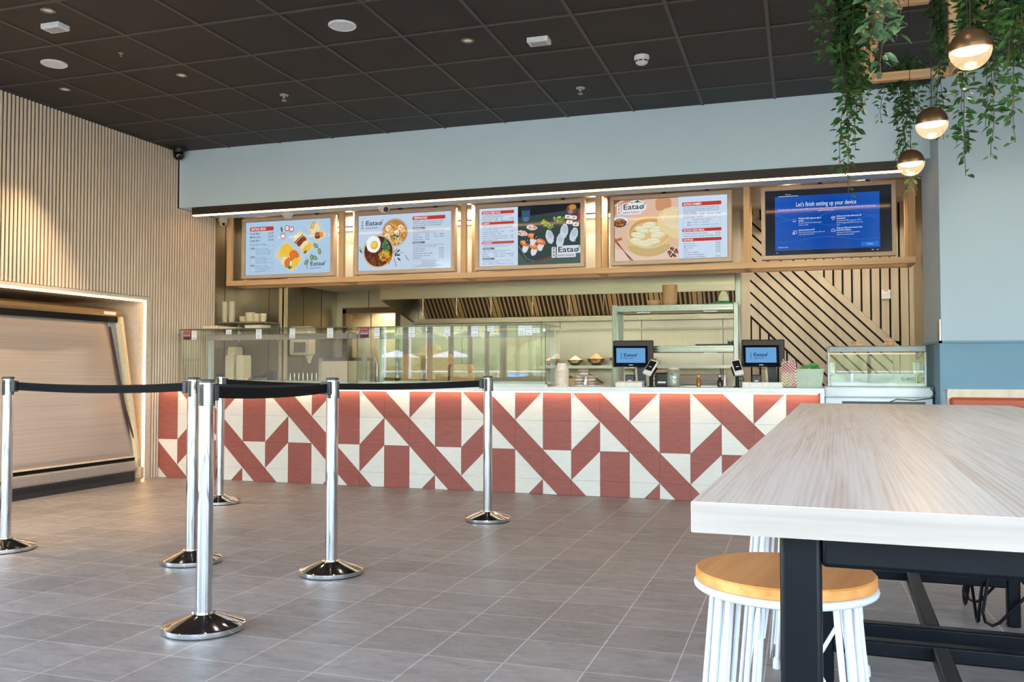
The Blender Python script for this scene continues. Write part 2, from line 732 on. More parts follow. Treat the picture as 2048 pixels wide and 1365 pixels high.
# left wall: timber slats on a dark backing around a recessed opening
slat = flat('pale_slat_timber', C8(232, 212, 188), 0.55, var=0.03, sc_=4)
dark = flat('dark_slat_backing', C8(26, 23, 21), 0.9)
g = G()
OY0, OY1, OZ = 3.1, 7.31, 1.765            # the fridge opening
for (y0, y1, z0, z1) in ((2.55, OY0-0.02, 0, HC), (OY0-0.02, OY1+0.02, OZ+0.02, HC), (OY1+0.02, 8.42, 0, HC)):
    g.box(-6.30, -6.213, y0, y1, z0, z1)
wl = struct(g.build('wall_left', dark), 'left wall lined with pale vertical timber slats')
g = G()
y = 5.641-0.0401*76
while y < 8.415:
    z0 = 0.0
    if OY0-0.02 < y < OY1+0.09:
        z0 = OZ+0.045
    z1 = HC-0.012 if y < 7.785 else 2.775
    if True:
        g.prism([(-6.214, y-0.0122), (-6.214, y+0.0122), (-6.203, y+0.0122), (-6.198, y+0.007), (-6.198, y-0.007), (-6.203, y-0.0122)], z0, z1, 'Z')
    y += 0.0401
g.build('slat', slat, wl)['kind'] = 'stuff'
# frame round the opening, its return faces and the led line
fr = flat('pale_reveal', C8(214, 202, 186), 0.5)
g = G()
g.box(-6.21, -6.190, OY1, OY1+0.088, 0, OZ+0.04)
g.box(-6.21, -6.190, OY0-0.05, OY1, OZ, OZ+0.04)
g.box(-7.35, -6.21, OY1, OY1+0.05, 0, OZ+0.04)
g.box(-7.35, -6.21, OY0-0.05, OY1, OZ, OZ+0.04)
g.box(-7.35, -6.21, OY0-0.1, OY0, 0, OZ+0.04)
g.box(-7.42, -7.35, OY0-0.1, OY1+0.05, 0, OZ+0.04)
struct(g.build('trim_1', fr), 'pale reveal round the chilled display opening')
g = G()
g.box(-6.205, -6.187, OY1-0.012, OY1+0.006, 0.005, OZ+0.004)
g.box(-6.205, -6.187, OY0, OY1+0.006, OZ-0.012, OZ+0.006)
tag(g.build('led_strip', M['led']), 'warm glowing LED strip framing the display fridge opening', 'light strip')
struct(box('floor_2', flat('recess_floor', C8(70, 66, 62), 0.7), -7.35, -6.85, OY0-0.1, OY1, -0.05, 0.0))

# steel lined kitchen walls
sp = M['steelP']


def seams(g, pts):
    for (x0, x1, y0, y1, z0, z1) in pts:
        g.box(x0, x1, y0, y1, z0, z1)


o = struct(box('wall_left_kitchen', sp, -6.30, -6.2, 8.42, 8.90, 0, 2.92), 'steel lined wall beside the timber slats')
g = G()
g.box(-6.30, -5.6, 8.87, 10.20, 0, 2.07)
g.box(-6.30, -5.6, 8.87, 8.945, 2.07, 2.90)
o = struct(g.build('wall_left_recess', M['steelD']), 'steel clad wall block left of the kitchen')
g = G()
seams(g, [(-6.201, -6.197, 8.60, 8.606, 0.9, 2.9), (-5.80, -5.795, 8.866, 8.871, 0.9, 2.07), (-5.601, -5.597, 9.28, 9.286, 0.9, 2.07), (-5.601, -5.597, 9.70, 9.706, 0.9, 2.07)])
g.build('seam', flat('dark_seam', C8(50, 46, 38), 0.6), o)
g = G()
g.box(-5.655, -5.592, 8.850, 8.875, 0, 2.07)
g.box(-5.612, -5.590, 8.850, 8.93, 0, 2.07)
struct(g.build('trim_2', flat('pale_trim', C8(190, 176, 140), 0.4)), 'pale upright trim on the steel corner')
# back wall with doorway
g = G()
DX0, DX1, DZ = -5.50, -4.72, 1.845
g.box(-5.6, DX0, 10.08, 10.2, 0, 2.07)
g.box(DX0, DX1, 10.08, 10.2, DZ, 2.07)
g.box(DX1, -0.45, 10.08, 10.2, 0, 2.07)
o = struct(g.build('wall_back', sp), 'steel panelled kitchen back wall')
g = G()
for x in (-5.15, -3.9, -2.9, -1.72, -0.82):
    g.box(x, x+0.005, 10.074, 10.081, 0.9 if x > -4.7 else DZ, 2.07)
g.build('seam', flat('dark_seam', C8(50, 46, 38), 0.6), o)
g = G()
g.box(DX0-0.001, DX0+0.05, 10.05, 10.22, 0, DZ)
g.box(DX1-0.05, DX1+0.001, 10.05, 10.22, 0, DZ)
g.box(DX0, DX1, 10.05, 10.22, DZ-0.05, DZ+0.02)
struct(g.build('trim_3', flat('doorframe_bronze', C8(92, 80, 62), 0.4, 0.6)), 'bronze coloured frame of the kitchen doorway')
g = G()
g.box(-5.7, -4.3, 10.60, 10.66, 0, 2.1)
o = struct(g.build('wall_back_corridor', flat('cream_panel', C8(214, 196, 160), 0.5)), 'cream panelled wall beyond the doorway')
g = G()
for x in (-5.38, -4.82):
    g.box(x, x+0.006, 10.594, 10.601, 0, 2.1)
g.build('seam', flat('dark_seam', C8(50, 46, 38), 0.6), o)
struct(box('wall_right_corridor', flat('cream_panel', C8(214, 196, 160), 0.5), -4.30, -4.24, 10.2, 10.66, 0, 2.1))
struct(box('ceiling_3', flat('cream_panel', C8(214, 196, 160), 0.5), -5.7, -4.24, 10.2, 10.66, 2.0, 2.06))
struct(box('wall_left_corridor', flat('cream_panel', C8(214, 196, 160), 0.5), -5.76, -5.7, 10.2, 10.66, 0, 2.1))
t = thing('corridor_fill', 'unseen round light added in the passage to brighten its cream wall', 'ceiling light', (-5.1, 10.4, 2.0))  # unseen lamp added so the cream wall behind the doorway brightens
G().cyl(0.09, -0.03, 0, n=20).build('housing', M['white'], t)
G().cyl(0.08, -0.034, -0.03, n=20).build('diffuser', emit('corridor_fill_glow', (1.0, 0.86, 0.62, 1), 8.0), t)
spot_light('lamp_light', (0, 0, -0.05), 14, (1.0, 0.86, 0.62), 150, 0.5, t)
# bulkhead over the cooking line, kitchen ceiling
bulk = flat('cream_bulkhead', C8(228, 218, 194), 0.55, var=0.02)
struct(box('wall_bulkhead', bulk, -6.3, -0.57, 9.20, 10.2, 2.07, 2.72), 'cream bulkhead above the extraction hood')
g = G()
g.box(-6.3, 1.05, 8.95, 9.21, 2.70, 2.93)
g.box(-0.57, 1.05, 9.2, 9.36, 2.70, 2.93)
kc = struct(g.build('ceiling_2', bulk), 'cream kitchen ceiling')
struct(box('ceiling_4', bulk, -6.3, 1.05, 8.49, 8.96, 2.90, 2.98), 'raised kitchen ceiling behind the menu screens')
for k, x in enumerate((-5.35, -3.98, -2.45)):
    t = thing('ceiling_light', ['glowing square ceiling panel between the first and second menu screens', 'glowing square ceiling panel between the second and third menu screens', 'glowing square ceiling panel behind the third menu screen'][k], 'ceiling light', (x+0.33, 9.07, 2.70), 0, 'panel lights in the kitchen ceiling')
    G().box(-0.34, 0.34, -0.10, 0.10, -0.012, 0.0).box(-0.32, 0.32, -0.085, 0.085, -0.013, -0.004).build('panel_frame', M['white'], t)
    G().box(-0.32, 0.32, -0.085, 0.085, -0.018, -0.013).build('diffuser', emit('panel_light', (1.0, 0.90, 0.72, 1), 4.5), t)

for k, (x, y) in enumerate(((-0.1, 8.72), (0.55, 8.72), (-5.9, 8.70), (-4.75, 8.72), (-3.35, 8.72), (-1.95, 8.72))):  # unseen spots added to brighten plank wall, left steel and bulkhead
    t = thing('fill_spotlight', 'unseen spotlight added behind the menu screens to light the kitchen walls', 'spotlight', (x, y, 2.90), 0, 'unseen fill spotlights behind the menu screens')
    G().lathe([(0.05, 0), (0.05, -0.006), (0.036, -0.008), (0.03, 0.0)], 20).build('trim_ring', M['white'], t, smooth=40)
    G().lathe([(0, -0.004), (0.03, -0.004), (0.03, 0), (0, 0)], 20).build('lamp_face', emit('fill_spot_face', (1.0, 0.9, 0.75, 1), 3.0), t)
    spot_light('spot_lamp', (0, 0, -0.03), 34 if x > -1 else 22, (1.0, 0.88, 0.70), 120, 0.8, t, (R(12 if x > -1 or x < -5 else 30), 0, 0))
# light blue fascia over the counter
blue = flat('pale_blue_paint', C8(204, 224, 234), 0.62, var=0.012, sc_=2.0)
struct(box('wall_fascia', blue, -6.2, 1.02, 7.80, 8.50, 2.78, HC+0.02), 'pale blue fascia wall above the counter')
t = thing('led_profile', 'black profile with a warm LED line under the blue fascia', 'light strip', (-2.55, 7.84, 2.78))
G().box(-3.50, 3.40, -0.025, 0.025, -0.078, 0.0).build('profile', flat('dark_bronze_profile', C8(52, 42, 34), 0.5), t)
G().box(-3.495, 3.395, -0.02, 0.02, -0.088, -0.078).build('diffuser', M['led'], t)

# right hand wall, pillar and steel return
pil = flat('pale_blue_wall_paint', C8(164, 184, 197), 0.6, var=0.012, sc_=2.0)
g = G()
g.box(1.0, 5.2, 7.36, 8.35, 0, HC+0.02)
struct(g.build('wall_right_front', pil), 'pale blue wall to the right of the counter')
g = G()
g.box(1.03, 1.10, 8.35, 9.36, 0, 2.92)
struct(g.build('wall_right_kitchen', M['steelP']), 'steel lined return wall beside the slatted panel')
struct(box('trim_4', M['steelZ'], 0.990, 1.0, 7.37, 7.50, 1.30, 1.46), 'small steel plate on the pillar corner')
dado = flat('blue_dado_panel', C8(102, 142, 164), 0.55, var=0.02, sc_=3)
g = G()
g.box(1.0, 5.0, 7.335, 7.36, 0.93, 1.285)
g.box(0.985, 1.0, 7.335, 8.34, 0, 1.285)
g.box(0.975, 5.0, 7.315, 7.36, 1.280, 1.297)
g.box(0.970, 1.0, 7.315, 8.34, 1.280, 1.297)
struct(g.build('trim_5', dado), 'blue dado panel with ledge on the right wall')
struct(G().box(1.03, 5.0, 7.32, 7.36, 0.0, 0.915).box(1.03, 5.0, 7.312, 7.36, 0.915, 0.937).build('trim_6', wood('pale_dado_ash', C8(200, 184, 160), C8(222, 208, 186), C8(232, 220, 200), 'Z', 0.5)), 'pale wood dado below the blue panel')
struct(box('wall_right', pil, 5.0, 5.2, 2.5, 7.4, 0, HC), 'right side wall')

# slatted timber feature wall with diagonal planks


def clip(poly, nx, nz, d):
    """keep nx*x+nz*z <= d"""
    out = []
    for i in range(len(poly)):
        a, b = poly[i-1], poly[i]
        fa, fb = nx*a[0]+nz*a[1]-d, nx*b[0]+nz*b[1]-d
        if (fa <= 0) != (fb <= 0):
            t = fa/(fa-fb)
            out.append((a[0]+(b[0]-a[0])*t, a[1]+(b[1]-a[1])*t))
        if fb <= 0:
            out.append(b)
    return out


g = G()
g.box(-0.57, 1.03, 9.305, 9.36, 0, 2.80)
fw = struct(g.build('wall_back_slatted', flat('black_gap', C8(22, 18, 16), 0.8)), 'slatted timber wall with diagonal planks behind the tills')
pk = wood('plank_timber', C8(186, 166, 142), C8(202, 184, 160), C8(214, 198, 176), 'Z', 0.55)
P0 = 0.0855
GW = 0.0185


def planks(regions):
    g = G()
    for kind, halfs, c0, c1 in regions:
        k = c0
        while k < c1:
            if kind == 'V':
                p = [(k+GW, 0), (k+P0, 0), (k+P0, 2.8), (k+GW, 2.8)]
                st = P0
            elif kind == 'D':
                gw = GW*1.414
                p = [(-3, k+gw+3), (4, k+gw-4), (4, k+0.1209-4), (-3, k+0.1209+3)]
                st = 0.1209
            else:
                gw = GW*1.414
                p = [(-3, k+gw-3), (4, k+gw+4), (4, k+0.1209+4), (-3, k+0.1209-3)]
                st = 0.1209
            for h_ in [(-1, 0, 0.484), (1, 0, 1.0), (0, 1, 2.8), (0, -1, 0)]+halfs:
                p = clip(p, *h_)
                if len(p) < 3:
                    break
            if len(p) >= 3:
                g.prism(p, 9.285, 9.306, 'Y')
            k += st
    return g


SQ = 1.0
reg = [('D', [(1, 1, 2.211), (-1, -1, -1.128), (0, 1, 2.60), (1, 0, 0.838)], 1.128, 2.25),
       ('V', [(-1, -1, -2.214), (0, 1, 2.8)], 0.212-P0*9, 1.0),
       ('V', [(1, 1, 1.125)], -0.477-GW*0.5-0*P0, 1.3),
       ('U', [(0, -1, -2.603), (1, 1, 2.211)], 1.9, 3.5)]
g = planks(reg)
g.box(-0.57, -0.484, 9.282, 9.306, 0, 2.8)
g.box(0.99, 1.03, 9.282, 9.306, 0, 2.8)
g.prism([(0.842, 0), (0.896, 0), (0.896, 1.36), (0.842, 1.36)], 9.285, 9.306, 'Y')
g.prism([(0.905, 0), (0.988, 0), (0.988, 1.30), (0.905, 1.30)], 9.285, 9.306, 'Y')
g.build('plank', pk, fw)['kind'] = 'stuff'
struct(box('trim_7', steel('greenish_trim', (0.27, 0.29, 0.25, 1), 0.35), -0.62, -0.57, 9.18, 9.36, 0, 2.07), 'steel edge left of the slatted wall')

# glazed shop front behind the camera and unseen added glazing on the right, with what stands outside
fram = flat('window_frame_grey', C8(70, 74, 78), 0.5)


def glazing(name, x0, x1, y0, y1, along):
    g = G()
    n = 6
    L = (x1-x0) if along == 'X' else (y1-y0)
    for k in range(n+1):
        s_ = k*L/n
        if along == 'X':
            g.box(x0+s_-0.035, x0+s_+0.035, y0-0.04, y0+0.04, 0, HC)
        else:
            g.box(x0-0.04, x0+0.04, y0+s_-0.035, y0+s_+0.035, 0, HC)
    for z in (0.03, 2.5, HC-0.04):
        if along == 'X':
            g.box(x0, x1, y0-0.035, y0+0.035, z-0.03, z+0.03)
        else:
            g.box(x0-0.035, x0+0.035, y0, y1, z-0.03, z+0.03)
    o = struct(g.build(name, fram), 'full height shop window')
    g = G()
    if along == 'X':
        g.box(x0, x1, y0-0.004, y0+0.004, 0.05, HC-0.05)
    else:
        g.box(x0-0.004, x0+0.004, y0, y1, 0.05, HC-0.05)
    g.build('window_pane', glass('window_glass', (0.97, 0.99, 0.98, 1)), o)
    return o


glazing('window_1', -6.2, 5.0, -3.55, -3.55, 'X')
glazing('fill_window', 5.06, 5.06, -3.5, 2.5, 'Y')  # unseen side glazing put in to let more light onto the table
glazing('window_3', -6.24, -6.24, -3.5, 2.55, 'Y')
# outside
struct(box('floor_3', flat('forecourt_paving', C8(150, 146, 138), 0.9), -30, 30, -40, -3.75, -0.14, -0.02), 'paved forecourt outside')
struct(box('floor_4', flat('forecourt_paving', C8(150, 146, 138), 0.9), 5.25, 30, -3.75, 30, -0.14, -0.02), 'paved forecourt outside')


def leaf_mat(name, lo, hi, rough=0.5):
    if name in _cache:
        return _cache[name]
    m, nt, out = new_mat(name)
    b = pbsdf(nt, out, lo, rough, 0, 0.4)
    f = noise(nt, coords(nt), 14.0, 3)
    nt.links.new(ramp(nt, f, [(0.3, lo), (0.7, hi)]), b.inputs['Base Color'])
    b.inputs['Subsurface Weight'].default_value = 0.0
    _cache[name] = m
    return m


rnd = random.Random(4)
ST0 = flat('bark', C8(92, 76, 60), 0.9)
hm = leaf_mat('hedge_leaves', C8(84, 104, 66), C8(140, 158, 108), 0.7)


def hedge(name, label, x0, x1, y, hgt, along='X'):
    g = G()
    L = x1-x0
    n = int(L/0.6)
    if along == 'X':
        g.box(x0, x1, y-0.5, y+0.9, 0, hgt*0.86)
    else:
        g.box(y-0.5, y+0.5, x0, x1, 0, hgt*0.86)
    for k in range(n):
        for q in range(3):
            c = x0+L*(k+rnd.random())/n
            r = rnd.uniform(0.8, 1.5)
            z = rnd.uniform(0.4, max(0.5, hgt-r))
            g.lathe([(0, -r)]+[(r*math.sin(PI*j/5)*rnd.uniform(0.85, 1.15), -r*math.cos(PI*j/5)) for j in range(1, 5)]+[(0, r)], 9,
                    (c, y+rnd.uniform(-1, 1), z) if along == 'X' else (y+rnd.uniform(-1, 1), c, z))
    o = g.build(name, hm)
    return tag(o, label, 'hedge')


hedge('hedge', 'low green hedge beyond the forecourt behind the viewer', -1.5, 16, -19, 2.7)
hedge('hedge', 'tall dense green hedge beyond the railing towards the slatted wall side', -30, -4.0, -19.5, 6.2)
hedge('hedge', 'tall green hedge beyond the side windows', -14, 14, 19, 2.7, 'Y')
t = thing('parasol', 'white parasol on a pole outside the shop window', 'parasol', (-12.4, -11.2, 0), 0, 'parasols outside')
G().cyl(0.03, 0, 1.6).cyl(0.3, 0, 0.06).build('pole', M['whitemetal'], t)
G().lathe([(0, 1.75), (0.75, 1.52), (0.75, 1.50), (0, 1.70)], 8).build('canopy', flat('white_canvas', C8(240, 240, 236), 0.8), t)
dup(t, (-10.6, -11.4, 0), 0.3, 'white parasol on a pole standing further out on the forecourt')
for k, (x, y, h_, lab) in enumerate(((-24, -25, 9.5, 'tall rounded tree beyond the forecourt, furthest to the left wall side'), (-15, -26, 10.5, 'tallest tree beyond the tall hedge'), (-3, -24, 5.5, 'medium tree beyond the low hedge'), (8, -24, 6.0, 'tree beyond the low hedge on the table side'))):
    t2 = thing('tree', lab, 'tree', (x, y, 0), 0, 'trees outside')
    G().cyl(0.15, 0, h_*0.5, n=10).build('trunk', ST0, t2)
    g = G()
    for j in range(16):
        r = rnd.uniform(0.5, 1.0)*h_*0.16
        a, q_ = rnd.uniform(0, 6.28), rnd.uniform(0, 0.22)*h_
        g.lathe([(0, -r)]+[(r*math.sin(PI*i/5)*rnd.uniform(0.85, 1.15), -r*math.cos(PI*i/5)) for i in range(1, 5)]+[(0, r)], 9, (q_*math.cos(a), q_*math.sin(a), h_*rnd.uniform(0.38, 0.9)))
    g.build('crown', hm, t2)
for k, (x, r, lab) in enumerate(((-14.0, 0.04, 'white lamp post outside, furthest to the left'), (-13.1, 0.10, 'thick white column outside among the lamp posts'), (-12.4, 0.04, 'white lamp post right of the thick white column'), (-11.5, 0.04, 'white lamp post outside, third of the thin ones'), (-9.6, 0.045, 'white lamp post outside, standing alone towards the shop'))):
    t = thing('lamp_post', lab, 'lamp post', (x, -13.6, -0.02), 0, 'white posts outside')
    G().cyl(r, 0, 5.0, n=10).build('post', M['whitemetal'], t)
    G().cyl(r*2.2, 5.0, 5.15, n=10).build('lamp_head', M['whitemetal'], t)
    G().cyl(r*1.8, 0, 0.4, n=10).build('base', M['whitemetal'], t)
t = thing('banner', 'blue banner tied to the railing outside', 'banner', (-8.6, -12.44, 0.62))
G().box(-0.45, 0.45, 0, 0.01, 0, 0.36).build('sheet', flat('banner_blue', C8(60, 150, 220), 0.6), t)
G().box(-0.30, 0.2, 0.01, 0.014, 0.06, 0.2).build('print', M['paper'], t)
t = thing('yellow_sign', 'yellow sign on the railing outside', 'sign', (-9.75, -12.44, 0.55))
G().box(-0.13, 0.13, 0, 0.01, 0, 0.45).build('board', flat('sign_yellow', C8(236, 176, 50), 0.6), t)
t = thing('railing', 'white tubular railing along the edge of the forecourt', 'railing', (-4, -12.5, 0))
g = G()
for z in (0.55, 1.05):
    g.tube([(-11, 0, z), (11, 0, z)], 0.03, 6)
g.build('rail', M['whitemetal'], t)
for k in range(9):
    G().cyl(0.03, 0, 1.1, (-10.8+k*2.7, 0), 8).build('post', M['whitemetal'], t)
# ================================================================== COUNTER
T_ = 0.254
TX = -6.2148
ZT = 0.893                       # underside of the worktop


def tile_mat(name, lo, hi):
    m, nt, out = new_mat(name)
    b = pbsdf(nt, out, lo, 0.55, 0, 0.35)
    f = noise(nt, coords(nt, (3, 3, 22)), 3.0, 5, 0.65, 0.5)
    nt.links.new(ramp(nt, f, [(0.3, lo), (0.7, hi)]), b.inputs['Base Color'])
    bump(nt, b, f, 0.12, 0.002)
    return m


tr = tile_mat('terracotta_red_tile', C8(148, 82, 74), C8(162, 95, 86))
tw = tile_mat('off_white_tile', C8(222, 218, 208), C8(232, 229, 220))
grout = flat('tile_grout', C8(120, 108, 102), 0.9)
ctr = thing('service_counter', 'long service counter fronted with red and white geometric tiles', 'counter', (-3.0, 7.52, 0))
ctr_off = Matrix.Translation((3.0, -7.52, 0))


def cG():
    g = G()
    g.M = ctr_off
    return g


g = cG()
g.box(-6.19, 0.137, 7.528, 7.60, 0.0, ZT, 0)
g.build('carcass', grout, ctr)
g = cG()
GR = 0.0016
for r in range(4):
    zt = ZT-r*T_
    for i in range(25):
        x0 = TX+i*T_
        x1 = x0+T_
        zb = zt-T_
        q = (i % 4) if r < 2 else ((i+2) % 4)
        top = (r % 2 == 0)
        A, B, Cc, D = (x0, zt), (x1, zt), (x1, zb), (x0, zb)       # UL UR LR LL
        if top:
            tri = {0: [([A, B, Cc, D], 0)], 1: [([A, B, Cc], 0), ([A, Cc, D], 1)],
                   2: [([A, Cc, D], 0), ([A, B, Cc], 1)], 3: [([A, B, D], 0), ([B, Cc, D], 1)]}[q]
        else:
            tri = {0: [([A, B, Cc, D], 0)], 1: [([A, B, D], 1), ([B, Cc, D], 0)],
                   2: [([A, B, Cc], 0), ([A, Cc, D], 1)], 3: [([A, B, Cc], 1), ([A, Cc, D], 0)]}[q]
        for pts, mi in tri:
            cx = sum(p[0] for p in pts)/len(pts)
            cz = sum(p[1] for p in pts)/len(pts)
            pp = []
            for px, pz in pts:
                pp.append((px, pz))
            # inset each half tile by the grout width
            for (a, b) in list(zip(pts, pts[1:]+pts[:1])):
                nx, nz = (b[1]-a[1]), -(b[0]-a[0])
                L = math.hypot(nx, nz)
                nx, nz = nx/L, nz/L
                if nx*(cx-a[0])+nz*(cz-a[1]) > 0:
                    nx, nz = -nx, -nz
                pp = clip(pp, nx, nz, nx*a[0]+nz*a[1]-GR/2)
            pp = clip(pp, 0, -1, -0.002)
            pp = clip(pp, -1, 0, 6.19)
            pp = clip(pp, 1, 0, 0.137)
            if len(pp) >= 3:
                g.prism(pp, 7.52, 7.529, 'Y', mi)
g.build('tiled_front', [tr, tw], ctr)
wt = flat('white_worktop', C8(226, 228, 228), 0.3, var=0.02)
g = cG()
g.box(-6.19, 0.172, 7.462, 8.32, ZT, 0.935)
g.build('worktop', wt, ctr, bevel=0.002)
g = cG()
g.box(0.139, 0.172, 7.462, 8.32, 0, ZT)
g.build('end_panel', wt, ctr)
g = cG()
g.box(-6.15, 0.12, 7.474, 7.486, ZT-0.008, ZT-0.0005)
g.build('led_strip', emit('counter_led', (1.0, 0.60, 0.30, 1), 17.0), ctr)
g = cG()
g.box(-6.19, 0.137, 8.28, 8.31, 0.1, ZT)
g.build('back_panel', M['steelZ'], ctr)

# ================================================================== GLASS DISPLAY CASES
whitepost = flat('pale_anodised_post', C8(196, 208, 200), 0.35)


def card(parent, x0, x1, z0, z1, y, lines, bgc=C8(236, 240, 244), ink=C8(60, 64, 74), kind='w'):
    p = Pic(0.0006)
    w, h_ = x1-x0, z1-z0
    p.rect(0, w, 0, h_, bgc)
    if kind == 'p':
        p.rect(0, w, h_*0.74, h_, C8(170, 40, 44))
        p.text('NOTICE', w*0.08, h_*0.80, h_*0.16, C8(240, 200, 190), width=w*0.8)
        for k in range(2):
            p.text('allergy information', w*0.06, h_*(0.60-0.11*k), h_*0.11, C8(240, 230, 235), width=w*0.86)
        for k in range(6):
            p.ell(w*(0.12+0.15*k), h_*0.40, w*0.05, w*0.05, C8(246, 246, 246), n=8)
        for k in range(5):
            p.rrect(w*(0.06+0.19*k), w*(0.18+0.19*k), h_*0.08, h_*0.26, w*0.03, C8(60, 30, 50))
    else:
        n = len(lines)
        for k, t_ in enumerate(lines):
            if t_:
                p.text(t_, w/2, h_*(1-(k+0.85)/(n+0.4)), h_*0.62/(n+0.4), ink, 'C', bold=0.01, width=min(w*0.84, len(t_)*h_*0.36/(n+0.4)))
    o = p.build('label_card', printed(), parent, loc=(x0, y, z0))
    return o


def glass_case(name, label, x0, x1, zt, cards, closed_right):
    ox = (x0+x1)/2
    t = thing(name, label, 'display case', (ox, 7.9, 0.935))
    a, b = x0-ox, x1-ox
    F, B = 7.545-7.9, 8.02-7.9
    H = zt-0.935
    th = 0.008
    g = G()
    g.box(a, b, F, F+th, 0.02, H-0.008)
    g.build('front_pane', M['glass'], t)
    G().box(a, b, F, B, H-0.008, H).build('top_pane', M['glass'], t)
    G().box(a, a+th, F+th, B, 0.02, H-0.008).build('side_pane', M['glass'], t)
    G().box(b-th, b, F+th, B, 0.02, H-0.008).build('side_pane', M['glass'], t)
    g = G()                                  # green edges of the panes
    g.box(a-0.001, b+0.001, F-0.001, F+0.0, H-0.009, H+0.001)
    for x in (a, b-0.007):
        g.box(x, x+0.007, F-0.0015, F-0.0005, 0.0, H-0.008)
        g.box(x, x+0.007, F, B, H, H+0.0012)
    g.box(a, b, B-0.001, B+0.001, H-0.009, H+0.001)
    g.build('pane_edge', M['glassedge'], t)
    g = G()
    g.box(a-0.02, b+0.02, F-0.02, B+0.03, 0.0, 0.018)
    g.box(a, b, F+0.012, F+0.03, 0.018, 0.035)
    g.box(a+0.02, b-0.02, B-0.05, B, 0.018, 0.04)
    g.build('tray_base', M['steelX'], t)
    for x in (a+0.03, b-0.075):
        G().box(x, x+0.04, B-0.06, B-0.02, 0.018, H-0.012).build('post', whitepost, t)
    G().box(a+0.03, b-0.03, B-0.08, B-0.06, H-0.10, H-0.04).build('light_rail', flat('rail_alu', C8(176, 172, 166), 0.35, 0.3), t, bevel=0.004)
    for x in (a+0.012, b-0.012):
        g = G()
        g.tube([(x, F-0.012, H-0.055), (x, F+0.022, H-0.055)], 0.012, 10)
        g.build('glass_clamp', M['chrome'], t, smooth=40)
    for (c0, c1, d0, d1, kd, ln) in cards:
        card(t, c0-ox, c1-ox, d0-0.935, d1-0.935, F-0.003, ln, C8(98, 44, 70) if kd == 'p' else C8(232, 237, 242), kind=kd)
    return t


c1 = glass_case('glass_display_case', 'left glass display case on the counter beside the slatted wall', -5.97, -4.065, 1.49, [
    (-5.922, -5.832, 1.384, 1.481, 'p', []), (-5.822, -5.762, 1.384, 1.474, 'w', ['sweet chilli', 'sauce', '', 'contains']),
    (-5.419, -5.355, 1.433, 1.479, 'w', ['Pork', 'dumplings']), (-5.075, -5.011, 1.385, 1.479, 'w', ['sesame oil', 'noodles', '', 'Plain', 'Udon']),
    (-4.70, -4.638, 1.386, 1.480, 'w', ['Sweet Sour', 'Pork', '', 'Satay', 'Chicken']), (-4.291, -4.226, 1.386, 1.477, 'w', ['Crispy Chilli', 'Beef', '', 'Salmon', 'Katsu'])], False)
c2 = glass_case('glass_display_case', 'middle glass display case on the counter reflecting trees', -3.975, -2.13, 1.485, [
    (-3.942, -3.850, 1.382, 1.476, 'p', []), (-3.796, -3.739, 1.376, 1.474, 'w', ['Chicken', 'Katsu', '', 'contains']),
    (-3.444, -3.378, 1.386, 1.474, 'w', ['Boiled', 'Rice', '', 'Egg Fried', 'Rice']), (-3.09, -3.031, 1.387, 1.474, 'w', ['Salt Chilli', 'Chips', '', 'Prawn', 'Balls']),
    (-2.828, -2.76, 1.383, 1.474, 'w', ['Thai Curry', 'Chicken', '', 'Noodles']), (-2.675, -2.608, 1.426, 1.474, 'w', ['BBQ Spare', 'Ribs']),
    (-2.383, -2.320, 1.386, 1.472, 'w', ['Curry Sauce', '', 'Gravy', 'Sauce']), (-2.316, -2.254, 1.386, 1.472, 'w', ['Teriyaki', 'Sauce', '', 'BBQ']),
    (-2.249, -2.185, 1.407, 1.452, 'w', ['Ketchup', 'Mayo'])], True)

# ================================================================== TIMBER TRELLIS OVER THE COUNTER
tl = thing('menu_trellis', 'long open oak trellis box hanging over the counter around the menu screens', 'trellis', (-2.57, 8.5, 2.02))
ox, oy, oz = -2.57, 8.5, 2.02
bw = 0.056


def part(name, mat, x0, x1, y0, y1, z0, z1, par, off, bevel=0.002):
    return G().box(x0-off[0], x1-off[0], y0-off[1], y1-off[1], z0-off[2], z1-off[2]).build(name, mat, par, bevel=bevel)


off = (ox, oy, oz)
XL, XR = -6.114, 0.966
part('front_rail', M['oak'], XL, XR, 8.50, 8.556, 2.02, 2.076, tl, off)
part('back_rail', M['oak'], XL, XR, 8.824, 8.88, 2.02, 2.076, tl, off)
part('back_rail', M['oak'], XL, XR, 8.824, 8.88, 2.835, 2.89, tl, off)
xs = [XL, -4.706, -3.306, -1.900, -0.497, XR-bw]
for k, x in enumerate(xs):
    part('cross_rail', M['oakY'], x, x+bw, 8.556, 8.824, 2.02, 2.076, tl, off)
    part('cross_rail', M['oakY'], x, x+bw, 8.51, 8.824, 2.835, 2.89, tl, off)
    part('upright', M['oakZ'], x, x+bw, 8.505, 8.553, 2.076, 2.89, tl, off)
    part('upright', M['oakZ'], x, x+bw, 8.828, 8.877, 2.076, 2.835, tl, off)

# ================================================================== MENU SCREENS
MENU_BG = C8(176, 206, 232)
INK = C8(52, 60, 78)
RED = C8(196, 58, 44)
WHITE = C8(240, 244, 248)
GREY = C8(120, 134, 150)


def heading(p, x0, x1, z, h_, t_, fw, c=RED):
    p.rrect(x0, x1, z, z+h_, h_*0.25, c)
    p.text(t_, x0+h_*0.35, z+h_*0.2, h_*0.86, WHITE, bold=0.02, width=fw)


def pill(p, x0, x1, z, h_, t_):
    p.rrect(x0, x1, z, z+h_, h_*0.45, C8(104, 116, 132))
    p.text(t_, x0+h_*0.5, z+h_*0.25, h_*0.75, WHITE, bold=0.01, width=(x1-x0)*0.62)


